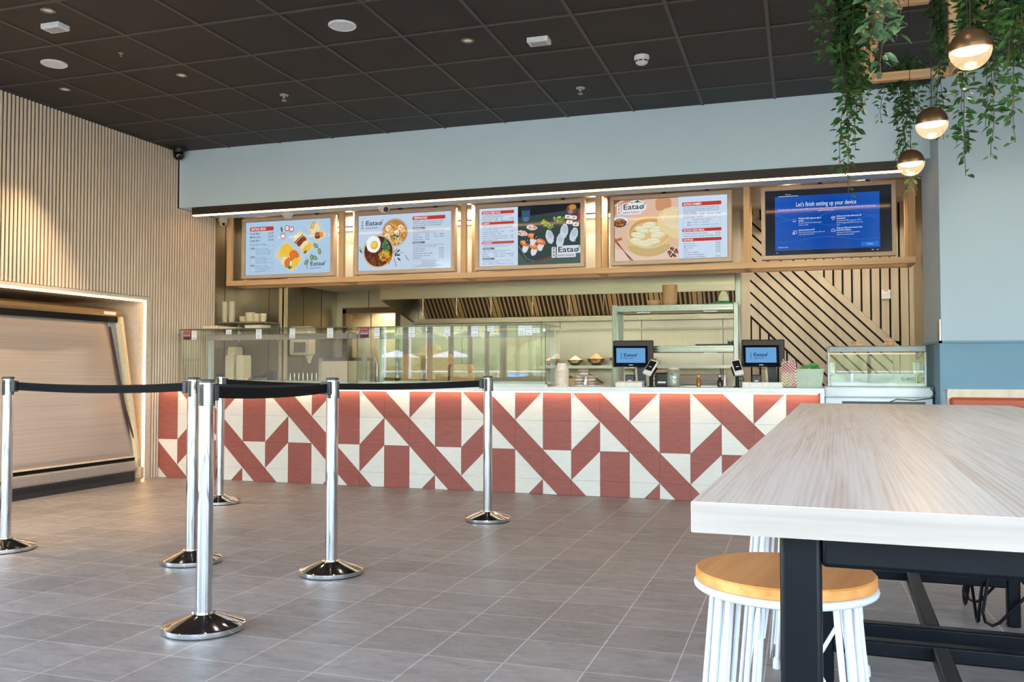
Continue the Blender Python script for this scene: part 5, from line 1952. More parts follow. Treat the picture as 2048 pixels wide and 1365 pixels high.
# cup stack, card behind, dessert tubs
t = thing('cup_stack', 'stack of white paper soup cups beside the middle display case', 'cup stack', (-2.005, 7.62, WZ))
wcup = flat('white_paper_cup', C8(238, 222, 204), 0.5)
g = G()
for k in range(13):
    g.lathe([(0.056, k*0.0118), (0.064, k*0.0118), (0.064, k*0.0118+0.005), (0.057, k*0.0118+0.008)], 28)
g.lathe([(0.055, 0), (0.056, 0.153), (0.040, 0.205), (0.0, 0.205)], 28)
g.build('nested_cups', wcup, t, smooth=40)
tag(G().box(-0.10, 0.10, -0.004, 0.004, 0, 0.07).build('card_sleeve', flat('tan_card', C8(222, 186, 134), 0.7), None, loc=(-1.97, 7.72, WZ)), 'tan card sleeve standing behind the white cup stack', 'card')
dm = glass('clear_tub', (0.95, 0.93, 0.9, 1), haze=0.10)
dw = flat('dessert_cream', C8(240, 232, 226), 0.6)
db = flat('dessert_chocolate', C8(110, 74, 56), 0.6)
dk = flat('dessert_biscuit', C8(196, 160, 128), 0.7)
for (x, z, lab) in ((-1.862, 0, 'clear dessert tub, bottom of the stack by the white cups'), (-1.862, 0.052, 'clear dessert tub in the upper row by the white cups'), (-1.752, 0, 'clear dessert tub, bottom of the stack nearer the pass shelf'), (-1.752, 0.052, 'clear dessert tub in the upper row nearer the pass shelf'), (-1.82, 0.104, 'clear dessert tub topmost of the pyramid')):
    t = thing('dessert_tub', lab, 'dessert tub', (x, 7.66, WZ+z), 0, 'layered desserts on the counter')
    G().cyl(0.036, 0.002, 0.016, n=20, r2=0.038).build('cream_layer', dw, t, smooth=40)
    G().cyl(0.038, 0.0162, 0.026, n=20).build('chocolate_layer', db, t, smooth=40)
    G().cyl(0.038, 0.0262, 0.038, n=20, r2=0.036).build('biscuit_layer', dk, t, smooth=40)
    G().lathe([(0.0365, 0.0), (0.041, 0.038), (0.047, 0.039), (0.047, 0.042), (0.040, 0.044), (0.037, 0.051), (0, 0.051)], 20).build('clear_shell', dm, t, smooth=40)
# odds and ends behind the counter
t = thing('steel_pan', 'steel pan with a brown wooden handle on the back worktop', 'pan', (-2.36, 9.62, 0.90))
G().lathe([(0, 0), (0.14, 0), (0.15, 0.12), (0.145, 0.12), (0.136, 0.006), (0, 0.006)], 24).build('pan', M['steelX'], t, smooth=40)
G().obox((0.24, -0.1, 0.09), (0.2, 0.022, 0.016), (0, R(28), R(-20))).build('handle', flat('brown_handle', C8(104, 66, 40), 0.5), t)
for (x, c, lab) in ((-0.86, C8(176, 110, 50), 'amber soy sauce bottle on the back counter'), (-0.66, C8(40, 34, 36), 'dark sauce bottle with a gold neck on the counter')):
    t = thing('sauce_bottle', lab, 'bottle', (x, 7.98 if x < -0.7 else 7.78, WZ))
    G().lathe([(0, 0), (0.020, 0), (0.022, 0.05), (0.011, 0.072), (0.010, 0.09), (0, 0.09)], 14).build('bottle', flat('bottle_%d' % int(c[0]*1000), c, 0.2), t, smooth=50)
    G().cyl(0.0125, 0.085, 0.10, n=12).build('cap', flat('gold_cap', C8(206, 168, 90), 0.3, 0.6), t)
t = thing('bread_bin', 'low steel roll top bin on the back worktop', 'bin', (-1.02, 9.62, 0.90))
G().prism([(-0.14, 0), (0.14, 0), (0.14, 0.1), (0.06, 0.14), (-0.04, 0.13), (-0.12, 0.08)], -0.24, 0.24, 'X').build('body', M['steelX'], t)
G().prism([(-0.14, 0), (0.14, 0), (0.14, 0.1), (0.06, 0.14), (-0.04, 0.13), (-0.12, 0.08)], 0.24, 0.255, 'X').build('end_cap', M['darkplastic'], t)
t = thing('serving_ledge', 'thin steel ledge on the wall behind the sauce bottles', 'ledge', (-0.88, 8.02, 0.935))
G().box(-0.22, 0.20, -0.05, 0.07, 0, 0.006).build('plate', M['steelX'], t)
bpy.data.objects[t.name].location.z = 0.935
# wall switch
t = thing('isolator_switch', 'white wall switch with red marks on the slatted timber wall', 'switch', (0.783, 9.285, 1.768))
G().box(-0.041, 0.041, -0.012, 0, 0, 0.087).build('plate', M['white'], t, bevel=0.002)
G().box(-0.012, 0.012, -0.017, -0.012, 0.035, 0.052).build('rocker', M['white'], t)
G().box(-0.018, -0.003, -0.0135, -0.012, 0.074, 0.083).box(0.003, 0.018, -0.0135, -0.012, 0.074, 0.083).build('red_mark', flat('red_mark', C8(200, 50, 50), 0.5), t)
for x in (-0.03, 0.03):
    G().cyl(0.003, 0, 0.001, n=8).build('screw', M['steelX'], t).matrix_local = Matrix.Translation((x, -0.0125, 0.043)) @ Euler((R(90), 0, 0)).to_matrix().to_4x4()

# ================================================================== ICE CREAM FREEZER
fz = thing('ice_cream_freezer', 'white scoop ice cream freezer with glass canopy beside the counter', 'freezer', (0.575, 7.95, 0))
fw2 = flat('freezer_white', C8(222, 230, 236), 0.3, var=0.02)
g = G()
prof = []
for k in range(13):
    a = k/12
    prof.append((-0.395+0.79*a, -0.34-0.035*math.sin(PI*a)))
prof += [(0.395, 0.33), (-0.395, 0.33)]
g.prism(prof, 0.08, 0.86, 'Z')
g.build('body', fw2, fz, bevel=0.01)
g = G()
prof2 = [(p[0]*1.012, p[1]*1.02) for p in prof]
g.prism(prof2, 0.862, 0.945, 'Z')
g.build('rim', fw2, fz, bevel=0.015, seg=3)
G().box(-0.27, 0.335, -0.384, -0.370, 0.42, 0.832).build('front_grille', flat('dark_grille', C8(58, 62, 66), 0.5), fz)
for k in range(8):
    G().box(-0.26, 0.325, -0.386, -0.3845, 0.45+0.045*k, 0.455+0.045*k).build('grille_slat', M['blackplastic'], fz)
G().box(-0.355, 0.345, -0.30, -0.293, 0.95, 1.215).build('front_pane', M['glass'], fz)
G().box(-0.36, 0.35, -0.295, 0.20, 1.265, 1.272).build('top_pane', M['glass'], fz)
for x in (-0.365, 0.35):
    G().prism([(-0.30, 0.95), (-0.30, 1.21), (-0.27, 1.262), (0.2, 1.262), (0.2, 0.95)], x, x+0.006, 'X').build('side_pane', M['glass'], fz)
    G().tube([(x, -0.30, 0.95), (x, -0.30, 1.21), (x, -0.28, 1.255), (x, -0.2, 1.268), (x, 0.2, 1.268)], 0.008, 8).build('canopy_edge', M['whitemetal'], fz, smooth=50)
G().box(-0.365, 0.355, -0.31, -0.295, 1.222, 1.268).build('canopy_front_rail', flat('freezer_alu', C8(120, 128, 130), 0.4, 0.3), fz, bevel=0.004)
G().box(-0.365, 0.28, -0.314, -0.309, 1.204, 1.216).build('pale_light_strip', flat('peach_strip', C8(240, 206, 170), 0.4), fz)
G().box(-0.34, 0.34, 0.16, 0.19, 0.95, 1.05).build('rear_sill', flat('freezer_sill', C8(206, 218, 222), 0.35), fz)
G().box(-0.34, 0.34, -0.285, -0.27, 0.95, 0.975).build('inner_sill', flat('freezer_sill', C8(206, 218, 222), 0.35), fz)
p = Pic(0.0005)
p.rect(0, 0.115, 0, 0.034, C8(186, 206, 216))
p.ell(0.020, 0.017, 0.016, 0.015, C8(60, 140, 190))
p.ell(0.024, 0.019, 0.009, 0.007, C8(150, 200, 226))
p.text('ISA', 0.042, 0.006, 0.030, C8(18, 60, 110), bold=0.03, width=0.046)
p.frame(0.092, 0.110, 0.007, 0.028, 0.004, C8(18, 60, 110))
p.build('maker_badge', printed(), fz, loc=(0.215, 0.158, 0.99))
for x in (-0.355, 0.315):
    G().lathe([(0, 0), (0.028, 0.02), (0.034, 0.06), (0.034, 0.115), (0, 0.115)], 12, (x+0.02, 0.1, 1.03), sx=1.0, sy=0.6).build('lamp_bracket', M['white'], fz, smooth=40)
G().tube([(0.375, -0.36, 0.94), (0.405, -0.375, 0.90), (0.37, -0.395, 0.86), (0.25, -0.398, 0.845), (0.13, -0.395, 0.852), (0.08, -0.392, 0.83)], 0.004, 6).build('power_cable', M['blackplastic'], fz, smooth=50)
G().tube([(0.33, 0.05, 1.25), (0.33, 0.03, 1.20), (0.315, 0.02, 1.16), (0.325, 0.03, 1.06)], 0.003, 6).build('sensor_cable', M['darkplastic'], fz)
tm = flat('orange_tub', C8(226, 140, 92), 0.5)
for (x, r_, h_, lab) in ((0.437, 0.036, 0.042, 'small orange paper tub on the freezer canopy, nearer the straws'), (0.690, 0.043, 0.052, 'larger orange paper tub on the freezer canopy, nearer the pillar')):
    t = thing('paper_tub', lab, 'tub', (x, 7.90, 1.2725), 0, 'orange tubs on the freezer canopy')
    G().lathe([(0, 0), (r_*0.86, 0), (r_, h_), (r_*0.95, h_), (r_*0.8, 0.004), (0, 0.004)], 22).build('tub', tm, t, smooth=40)
    G().lathe([(r_*1.0, h_-0.004), (r_*1.06, h_-0.004), (r_*1.06, h_), (r_*0.98, h_)], 22).build('rim', M['cream'], t, smooth=40)
    g = G()
    for k in range(10):
        a = PI+PI*k/10+0.1
        q = r_*0.94+0.002
        g.obox((q*math.cos(a), q*math.sin(a), h_*0.45), (0.004, 0.003, h_*0.5), (0, 0, a))
    g.build('printed_stripes', M['cream'], t)
# ================================================================== CEILING FIXTURES
def ceil_disc(name, lab, x, y, r, mat, cat='speaker', d=0.012, grp=None):
    t = thing(name, lab, cat, (x, y, HC), 0, grp)
    G().lathe([(r, 0), (r, -d*0.6), (r*0.93, -d), (r*0.90, -d*0.7), (r*0.90, 0)], 32).build('bezel', M['white'], t, smooth=40)
    G().lathe([(0, -d*0.75), (r*0.90, -d*0.75), (r*0.90, 0), (0, 0)], 32).build('grille', mat, t, smooth=40)
    return t


sg = flat('speaker_mesh', C8(226, 232, 234), 0.6)
ceil_disc('ceiling_speaker', 'round white ceiling speaker nearest the slatted wall', -5.31, 5.25, 0.093, sg, grp='round ceiling speakers')
ceil_disc('ceiling_speaker', 'round white ceiling speaker over the queue posts', -2.89, 5.25, 0.093, sg, grp='round ceiling speakers')


def box_fix(lab, x, y):
    t = thing('exit_beacon', lab, 'ceiling fitting', (x, y, HC), 0, 'square white ceiling fittings')
    G().box(-0.075, 0.075, -0.05, 0.05, -0.035, 0).build('housing', M['white'], t, bevel=0.004)
    G().box(-0.055, 0.055, -0.035, 0.035, -0.037, -0.035).build('lens', flat('grey_lens', C8(170, 174, 178), 0.3), t)


box_fix('white box shaped emergency light on the ceiling near the slatted wall', -4.71, 4.66)
box_fix('white box shaped emergency light on the ceiling above the counter middle', -1.71, 5.89)
t = thing('smoke_detector', 'white domed smoke detector on the ceiling near the fascia', 'smoke detector', (-1.09, 6.45, HC))
G().lathe([(0, 0), (0.055, 0), (0.055, -0.02), (0.05, -0.03), (0.046, -0.032)], 24).build('base', M['white'], t, smooth=40)
G().lathe([(0.046, -0.03), (0.044, -0.05), (0.03, -0.062), (0, -0.064)], 24).build('dome', M['white'], t, smooth=40)
for k in range(8):
    a = 2*PI*k/8
    G().obox((0.0462*math.cos(a), 0.0462*math.sin(a), -0.041), (0.004, 0.024, 0.010), (0, 0, a)).build('vent', M['darkplastic'], t)
for (x, y, lab) in ((-4.09, 6.45, 'small sprinkler head on the ceiling above the queue'), (-1.69, 7.03, 'small sprinkler head on the ceiling close to the fascia'), (-4.68, 5.23, 'tiny sprinkler rose between the two ceiling speakers')):
    t = thing('sprinkler', lab, 'sprinkler', (x, y, HC), 0, 'sprinkler heads')
    if x == -4.68:
        t.scale = (0.45, 0.45, 0.45)
    G().lathe([(0, 0), (0.038, 0), (0.036, -0.005), (0.012, -0.007), (0.010, -0.028), (0, -0.028)], 20).build('rose', M['steelX'], t, smooth=40)
    G().lathe([(0, -0.048), (0.020, -0.048), (0.020, -0.050), (0, -0.050)], 16).build('deflector', M['steelX'], t)
    G().tube([(0.008, 0, -0.028), (0.012, 0, -0.038), (0.004, 0, -0.048)], 0.002, 5).tube([(-0.008, 0, -0.028), (-0.012, 0, -0.038), (-0.004, 0, -0.048)], 0.002, 5).build('frame_arm', M['steelX'], t)
spots = [(-4.56, 4.45, 'recessed spotlight near the top left of the ceiling'), (-4.57, 5.76, 'recessed spotlight between the ceiling speakers'),
         (-5.71, 5.76, 'recessed spotlight close to the slatted wall'), (-2.19, 5.76, 'recessed spotlight above the middle of the counter')]
hid = [(-5.71, 4.45), (-5.71, 3.1), (-4.56, 1.8), (-2.19, 4.45), (-2.19, 3.1), (-0.9, 1.8), (0.25, 3.1), (1.5, 6.6), (2.6, 6.6), (2.4, 3.1), (3.8, 5.0)]
for k, (x, y, *lab) in enumerate(spots+hid):
    t = thing('recessed_spotlight', lab[0] if lab else 'recessed warm spotlight in the ceiling outside the view', 'spotlight', (x, y, HC), 0, 'recessed ceiling spotlights')
    G().lathe([(0.045, 0), (0.045, -0.006), (0.034, -0.008), (0.030, 0.0), (0.030, 0.0)], 24).build('trim_ring', flat('brown_ring', C8(140, 126, 112), 0.3, 0.6), t, smooth=40)
    G().lathe([(0, -0.002), (0.030, -0.002), (0.030, 0.0), (0, 0.0)], 20).build('lamp_face', emit('spot_face', (1.0, 0.86, 0.7, 1), 0.35), t)
    near = x < -5
    spot_light('spot_lamp', (0, 0, -0.03), 205 if near else 28, WARM if near else (1.0, 0.82, 0.62), 70 if near else 100, 0.7, t)
# cameras
t = thing('dome_camera', 'black dome camera in the ceiling corner above the slatted wall', 'security camera', (-6.13, 7.70, HC), 0, None)
G().lathe([(0, 0), (0.062, 0), (0.062, -0.02), (0.055, -0.04), (0.05, -0.045), (0, -0.045)], 24).build('base', M['blackplastic'], t, smooth=40)
G().lathe([(0.05, -0.035), (0.056, -0.06), (0.05, -0.09), (0.03, -0.112), (0, -0.118)], 24).build('dome', flat('glossy_black', C8(10, 14, 22), 0.15), t, smooth=50)
G().sphere((0.015, -0.045, -0.085), 0.010, 10).build('lens', M['chrome'], t, smooth=60)
for (x, y, z, lab, sw) in ((-5.147, 8.2, 2.78, 'white dome camera under the fascia above the first menu screen', 0), (-4.023, 8.2, 2.78, 'white turret camera turned right under the fascia above the second menu screen', 1)):
    t = thing('dome_camera', lab, 'security camera', (x, y, z), 0, 'white cameras under the fascia')
    G().lathe([(0, 0), (0.068, 0), (0.067, -0.02), (0.060, -0.035), (0, -0.035)], 24).build('base', M['white'], t, smooth=40)
    G().lathe([(0.060, -0.03), (0.056, -0.065), (0.036, -0.095), (0, -0.102)], 24).build('dome', M['white'], t, smooth=50)
    G().sphere((0.036 if sw else 0.0, -0.03 if sw else 0.02, -0.072), 0.027, 12).build('lens', flat('dark_lens', C8(60, 70, 84), 0.15), t, smooth=60)
t = thing('dome_camera', 'cream turret camera in the corner left of the first menu screen', 'security camera', (-6.12, 8.44, 2.73), 0)
G().lathe([(0, 0.05), (0.05, 0.05), (0.05, 0.02), (0.045, 0.0), (0, 0.0)], 20).build('base', M['cream'], t, smooth=40)
G().sphere((0.01, -0.01, -0.01), 0.042, 14).build('dome', M['cream'], t, smooth=60)
G().sphere((0.035, -0.035, -0.03), 0.018, 10).build('lens', M['blackplastic'], t, smooth=60)

# ================================================================== QUEUE POSTS AND BELTS
PH = 1.035


def stanchion(lab):
    t = thing('queue_post', lab, 'queue post', (0, 0, 0), 0, 'polished steel queue barrier posts')
    G().lathe([(0, 0.0), (0.160, 0.0), (0.160, 0.006), (0, 0.006)], 48).build('rubber_ring', M['blackplastic'], t, smooth=30)
    G().lathe([(0, 0.006), (0.166, 0.006), (0.167, 0.010), (0.167, 0.026), (0.163, 0.030), (0.055, 0.066), (0.048, 0.070), (0, 0.070)], 56).build('base', M['base_chrome'], t, smooth=28)
    G().lathe([(0, 0.068), (0.0325, 0.068), (0.0325, PH-0.012), (0, PH-0.012)], 32).build('pole', M['chrome'], t, smooth=40)
    G().lathe([(0.0325, PH-0.014), (0.0345, PH-0.012), (0.0345, PH-0.004), (0.028, PH), (0, PH)], 32).build('cap', M['darkplastic'], t, smooth=40)
    return t


def clip_(t, ang, cassette):
    """plastic slot on the post, with the belt clip or cassette when used"""
    mm = Euler((0, 0, ang)).to_matrix().to_4x4()
    g = G()
    g.M = mm
    g.box(-0.009, 0.009, -0.0375, -0.028, PH-0.105, PH-0.02)
    g.lathe([(0, 0), (0.009, 0), (0.009, 0.01), (0, 0.01)], 10, (0, -0.033, PH-0.11))
    o = g.build('belt_slot', M['darkplastic'], t, bevel=0.002)
    g = G()
    g.M = mm
    g.box(-0.0035, 0.0035, -0.0385, -0.037, PH-0.095, PH-0.035)
    g.build('groove', M['blackplastic'], o)
    if cassette:
        g = G()
        g.M = mm
        g.box(-0.018, 0.018, -0.062, -0.036, PH-0.090, PH-0.024)
        g.build('belt_clip', M['darkplastic'], t, bevel=0.004)


posts = {'left': (-4.545, 4.19), 'mid': (-3.262, 4.246), 'front': (-2.365, 3.164), 'near': (-2.374, 4.234), 'back': (-4.495, 6.195), 'right': (-2.147, 6.07)}
labs = {'left': 'queue post at the left edge of the picture', 'mid': 'queue post just behind the front one, holding the belt from the left edge',
        'front': 'nearest queue post with the largest base', 'near': 'queue post in front of the red and white tiles, third base from the left',
        'back': 'furthest queue post, standing by the corner of the counter', 'right': 'queue post standing alone in front of the counter middle'}
P0_ = stanchion(labs['left'])
PO = {}
for k in posts:
    if k == 'left':
        P0_.location = posts[k]+(0,)
        PO[k] = P0_
    else:
        PO[k] = dup(P0_, posts[k]+(0,), 0, labs[k])
links = [('left', 'mid'), ('mid', 'near'), ('front', 'near'), ('back', 'right')]
beltm = flat('black_webbing', C8(12, 12, 15), 0.7, 0, 0.2, var=0.1, sc_=120)
dirs = {k: [] for k in posts}
blab = {('left', 'mid'): 'black retractable belt running from the left edge post', ('mid', 'near'): 'black retractable belt between the two posts behind the front one',
        ('front', 'near'): 'black retractable belt from the nearest post towards the counter', ('back', 'right'): 'black retractable belt in front of the counter, furthest from the viewer'}
for a, b in links:
    pa, pb = Vector(posts[a]+(0,)), Vector(posts[b]+(0,))
    d = (pb-pa).normalized()
    dirs[a].append(math.atan2(d.x, -d.y))
    dirs[b].append(math.atan2(-d.x, d.y))
    s_, e_ = pa+d*0.062, pb-d*0.062
    n = 16
    L = (e_-s_).length
    nrm = Vector((-d.y, d.x, 0))*0.0011
    g = G()
    vs = []
    for i in range(n+1):
        u = i/n
        sag = 0.006*L*4*u*(1-u)*2.2
        q = s_.lerp(e_, u)
        for (sz, sn) in ((1.003, 1), (0.955, 1), (0.955, -1), (1.003, -1)):
            vs.append((q.x+nrm.x*sn-s_.x, q.y+nrm.y*sn-s_.y, sz-sag))
    fs = []
    for i in range(n):
        for k in range(4):
            fs.append((i*4+k, i*4+(k+1) % 4, (i+1)*4+(k+1) % 4, (i+1)*4+k))
    fs += [(0, 1, 2, 3), (n*4+3, n*4+2, n*4+1, n*4)]
    g.add(vs, fs)
    for zz in (0.965, 0.975, 0.985):      # woven ribs
        pts = []
        for i in range(n+1):
            u = i/n
            q = s_.lerp(e_, u)
            pts.append((q.x-s_.x-nrm.x*1.2, q.y-s_.y-nrm.y*1.2, zz-0.006*L*4*u*(1-u)*2.2+0.004))
        g.tube(pts, 0.0009, 4, caps=False)
    tag(g.build('retractable_belt', beltm, None, loc=(s_.x, s_.y, 0)), blab[(a, b)], 'belt', 'queue barrier belts')
for k in posts:
    used = dirs[k]
    base = used[0] if used else 0
    for j in range(4):
        an = base+j*PI/2
        hit = any(abs(((an-u_+PI) % (2*PI))-PI) < 0.6 for u_ in used)
        clip_(PO[k], min(used, key=lambda u_: abs(((an-u_+PI) % (2*PI))-PI)) if hit else an, hit)

# ================================================================== CHILLED DISPLAY WITH NIGHT BLIND
fr_ = thing('chilled_display', 'open chilled display unit with its pale night blind pulled down', 'fridge', (-6.6, 5.2, 0))
fo = Matrix.Translation((6.6, -5.2, 0))


def fG():
    g = G()
    g.M = fo
    return g


FY0, FY1 = 3.15, 7.17
shell = flat('fridge_shell', C8(206, 196, 178), 0.45)
fG().box(-7.33, -6.42, FY0, FY1, 0.30, 1.60).build('cabinet_body', flat('fridge_inside', C8(46, 44, 46), 0.6), fr_)
fG().box(-7.33, -6.18, FY0, FY1, 0.02, 0.30).build('cabinet_base', M['black'], fr_)
pts = [(-7.33, 1.60), (-6.36, 1.60), (-6.34, 1.625), (-6.36, 1.66), (-6.48, 1.69), (-7.33, 1.69)]
g = fG()
vs0 = len(g.v)
for (y0, y1) in ((FY0, FY1),):
    g.add([(x, y0, z) for x, z in pts]+[(x, y1, z) for x, z in pts], [tuple(range(6)), tuple(reversed(range(6, 12)))]+[(k, 6+k, 6+(k+1) % 6, (k+1) % 6) for k in range(6)])
g.build('canopy', flat('canopy_metal', C8(150, 132, 100), 0.35, 0.5), fr_)
fG().box(-6.40, -6.365, FY0, FY1-0.05, 1.545, 1.60).build('blind_cassette', M['black'], fr_)
# night blind, slightly wavy
m, nt, out = new_mat('night_blind_fabric')
b = pbsdf(nt, out, C8(214, 198, 182), 0.42, 0.25, 0.5)
wv = noise(nt, coords(nt, (4, 0.6, 90)), 1.0, 3)
nt.links.new(ramp(nt, wv, [(0.3, C8(172, 160, 150)), (0.7, C8(190, 178, 168))]), b.inputs['Base Color'])
bump(nt, b, wv, 0.15, 0.003)
g = fG()
ny, nz = 70, 20
vs = []
for j in range(nz+1):
    v = j/nz
    z = 1.56+(0.245-1.56)*v
    for i in range(ny+1):
        u = i/ny
        y0 = FY0+0.03
        y1 = FY1-0.17+0.15*v
        y = y0+(y1-y0)*u
        x = -6.395+(0.235)*v+0.012*math.sin(v*PI)*math.sin(u*21+v*3)*(1-v)+0.03*math.sin(PI*v)*math.exp(-((u-0.90)/0.05)**2)
        vs.append((x, y, z))
fs = [(j*(ny+1)+i, j*(ny+1)+i+1, (j+1)*(ny+1)+i+1, (j+1)*(ny+1)+i) for j in range(nz) for i in range(ny)]
g.add(vs, fs)
o = g.build('night_blind', m, fr_, smooth=60)
md = o.modifiers.new('thick', 'SOLIDIFY')
md.thickness = 0.002
g = fG()
g.prism([(-6.37, 1.60), (-6.34, 1.60), (-6.11, 0.22), (-6.15, 0.10), (-6.42, 0.10), (-6.42, 1.6)], FY1-0.035, FY1, 'Y')
g.build('end_panel', flat('pale_end_panel', C8(226, 206, 168), 0.5), fr_)
g = fG()
g.prism([(-6.37, 1.60), (-6.34, 1.60), (-6.11, 0.22), (-6.15, 0.10), (-6.42, 0.10), (-6.42, 1.6)], FY0, FY0+0.03, 'Y')
g.build('end_panel', flat('pale_end_panel', C8(226, 206, 168), 0.5), fr_)
fG().prism([(-6.435, 1.56), (-6.40, 1.56), (-6.20, 0.30), (-6.42, 0.30)], FY1-0.145, FY1-0.036, 'Y').build('inner_side', flat('grey_inner_side', C8(150, 158, 164), 0.4), fr_)
fG().tube([(-6.385, FY1-0.13, 1.50), (-6.31, FY1-0.11, 1.1), (-6.25, FY1-0.08, 0.75), (-6.165, FY1-0.03, 0.42)], [0.012, 0.016, 0.014, 0.008], 8).build('dark_gap', flat('dark_red_goods', C8(60, 34, 32), 0.5), fr_)
fG().box(-6.165, -6.150, FY0, FY1-0.01, 0.235, 0.250).build('blind_bar', flat('peach_bar', C8(238, 214, 186), 0.4), fr_)
fG().box(-6.20, -6.146, FY0, FY1-0.005, 0.205, 0.235).build('dark_bumper', M['black'], fr_)
fG().box(-6.24, -6.135, FY0, FY1-0.005, 0.10, 0.205).build('front_bumper', flat('silver_bumper', C8(176, 168, 160), 0.35, 0.4), fr_, bevel=0.02, seg=3)
g = fG()
g.box(-6.30, -6.150, FY0, FY1-0.03, 0.0, 0.10)
pl = g.build('kick_plate', flat('charcoal_plate', C8(48, 48, 54), 0.45), fr_)
g = fG()
for k in range(60):
    y = 5.55+k*0.022
    g.box(-6.152, -6.1485, y, y+0.009, 0.045, 0.085)
g.build('vent_slots', M['blackplastic'], pl)
fG().box(-6.20, -6.10, FY1-0.01, FY1+0.05, 0.02, 0.14).build('corner_foot', flat('pale_foot', C8(196, 166, 128), 0.4), fr_, bevel=0.015)
fG().tube([(-6.146, 5.62, 0.232), (-6.12, 5.62, 0.222), (-6.115, 5.66, 0.205), (-6.12, 5.70, 0.222), (-6.146, 5.70, 0.232)], 0.006, 8).build('blind_handle', M['white'], fr_, smooth=50)
fG().box(-6.350, -6.338, FY1-0.25, FY1-0.10, 1.612, 1.642).build('white_label', M['white'], fr_)

# ================================================================== TABLE
TR = math.atan2(0.129, 3.612)
tb = thing('long_table', 'long pale ash topped table on a black steel frame', 'table', (-0.131, 1.118, 0), -TR)
m, nt, out = new_mat('pale_ash_top')
b = pbsdf(nt, out, C8(214, 196, 176), 0.30, 0, 0.5)
# planks about 11 cm wide along the table, each with its own grain
tc = nt.nodes.new('ShaderNodeTexCoord')
sx = nt.nodes.new('ShaderNodeSeparateXYZ')
nt.links.new(tc.outputs['Object'], sx.inputs[0])
pl_ = nt.nodes.new('ShaderNodeMath')
pl_.operation = 'SNAP'
pl_.inputs[1].default_value = 0.118
nt.links.new(sx.outputs[0], pl_.inputs[0])
ad = nt.nodes.new('ShaderNodeMath')
ad.operation = 'MULTIPLY'
ad.inputs[1].default_value = 37.7
nt.links.new(pl_.outputs[0], ad.inputs[0])
cb = nt.nodes.new('ShaderNodeCombineXYZ')
nt.links.new(sx.outputs[0], cb.inputs[0])
yy = nt.nodes.new('ShaderNodeMath')
yy.operation = 'ADD'
nt.links.new(sx.outputs[1], yy.inputs[0])
nt.links.new(ad.outputs[0], yy.inputs[1])
nt.links.new(yy.outputs[0], cb.inputs[1])
nt.links.new(sx.outputs[2], cb.inputs[2])
mp = nt.nodes.new('ShaderNodeMapping')
mp.inputs['Scale'].default_value = (85, 2.2, 85)
nt.links.new(cb.outputs[0], mp.inputs[0])
f1 = noise(nt, mp.outputs[0], 1.0, 4, 0.55, 0.5)
mp2 = nt.nodes.new('ShaderNodeMapping')
mp2.inputs['Scale'].default_value = (14, 0.7, 14)
nt.links.new(cb.outputs[0], mp2.inputs[0])
f2 = noise(nt, mp2.outputs[0], 1.0, 2, 0.5, 0.3)
mp3 = nt.nodes.new('ShaderNodeMapping')
mp3.inputs['Scale'].default_value = (1, 0.05, 1)
nt.links.new(cb.outputs[0], mp3.inputs[0])
wvt = nt.nodes.new('ShaderNodeTexWave')
wvt.wave_type = 'BANDS'
wvt.bands_direction = 'X'
wvt.inputs['Scale'].default_value = 38
wvt.inputs['Distortion'].default_value = 22
wvt.inputs['Detail'].default_value = 2
wvt.inputs['Detail Scale'].default_value = 0.22
nt.links.new(mp3.outputs[0], wvt.inputs[0])
mxw = nt.nodes.new('ShaderNodeMix')
mxw.data_type = 'FLOAT'
mxw.inputs[0].default_value = 0.15
nt.links.new(f1, mxw.inputs[2])
nt.links.new(wvt.outputs['Fac'], mxw.inputs[3])
wn = nt.nodes.new('ShaderNodeTexWhiteNoise')
wn.noise_dimensions = '1D'
nt.links.new(pl_.outputs[0], wn.inputs['W'])
mxa = nt.nodes.new('ShaderNodeMix')
mxa.data_type = 'FLOAT'
mxa.inputs[0].default_value = 0.28
nt.links.new(mxw.outputs[0], mxa.inputs[2])
nt.links.new(f2, mxa.inputs[3])
mxb = nt.nodes.new('ShaderNodeMix')
mxb.data_type = 'FLOAT'
mxb.inputs[0].default_value = 0.12
nt.links.new(mxa.outputs[0], mxb.inputs[2])
nt.links.new(wn.outputs[0], mxb.inputs[3])
nt.links.new(ramp(nt, mxb.outputs[0], [(0.34, C8(206, 182, 162)), (0.46, C8(230, 213, 197)), (0.60, C8(241, 229, 217))]), b.inputs['Base Color'])
bump(nt, b, f1, 0.05, 0.002)
G().box(0, 0.93, 0, 3.615, 0.872, 0.910).build('tabletop', m, tb, bevel=0.0015)
G().box(0.0008, 0.9292, -0.0012, 0.0, 0.8728, 0.9092).build('edge_band', wood('ash_edge_band', C8(148, 136, 124), C8(168, 157, 147), C8(178, 168, 158), 'X', 0.45, 1.6, 0.03), tb)
fm_ = M['black']


def portal(y, name):
    g = G()
    w = 0.05
    g.box(0.10, 0.10+w, y, y+w, 0, 0.871)
    o1 = g.build('leg', fm_, tb, bevel=0.006, seg=3)
    G().box(0.83, 0.83+w, y, y+w, 0, 0.871).build('leg', fm_, tb, bevel=0.006, seg=3)
    G().box(0.10+w, 0.83, y, y+w, 0.826, 0.871).build('top_rail', fm_, tb, bevel=0.006, seg=3)
    G().box(0.10+w, 0.83, y, y+w, 0.16, 0.21).build('foot_rail', M['black'], tb, bevel=0.006, seg=3)


for y in (0.07, 1.99, 2.20, 3.14):
    portal(y, 'p')
for (y0, y1) in ((0.12, 1.99), (2.25, 3.14)):
    G().box(0.44, 0.49, y0, y1, 0.16, 0.209).build('centre_rail', M['black'], tb, bevel=0.006, seg=3)

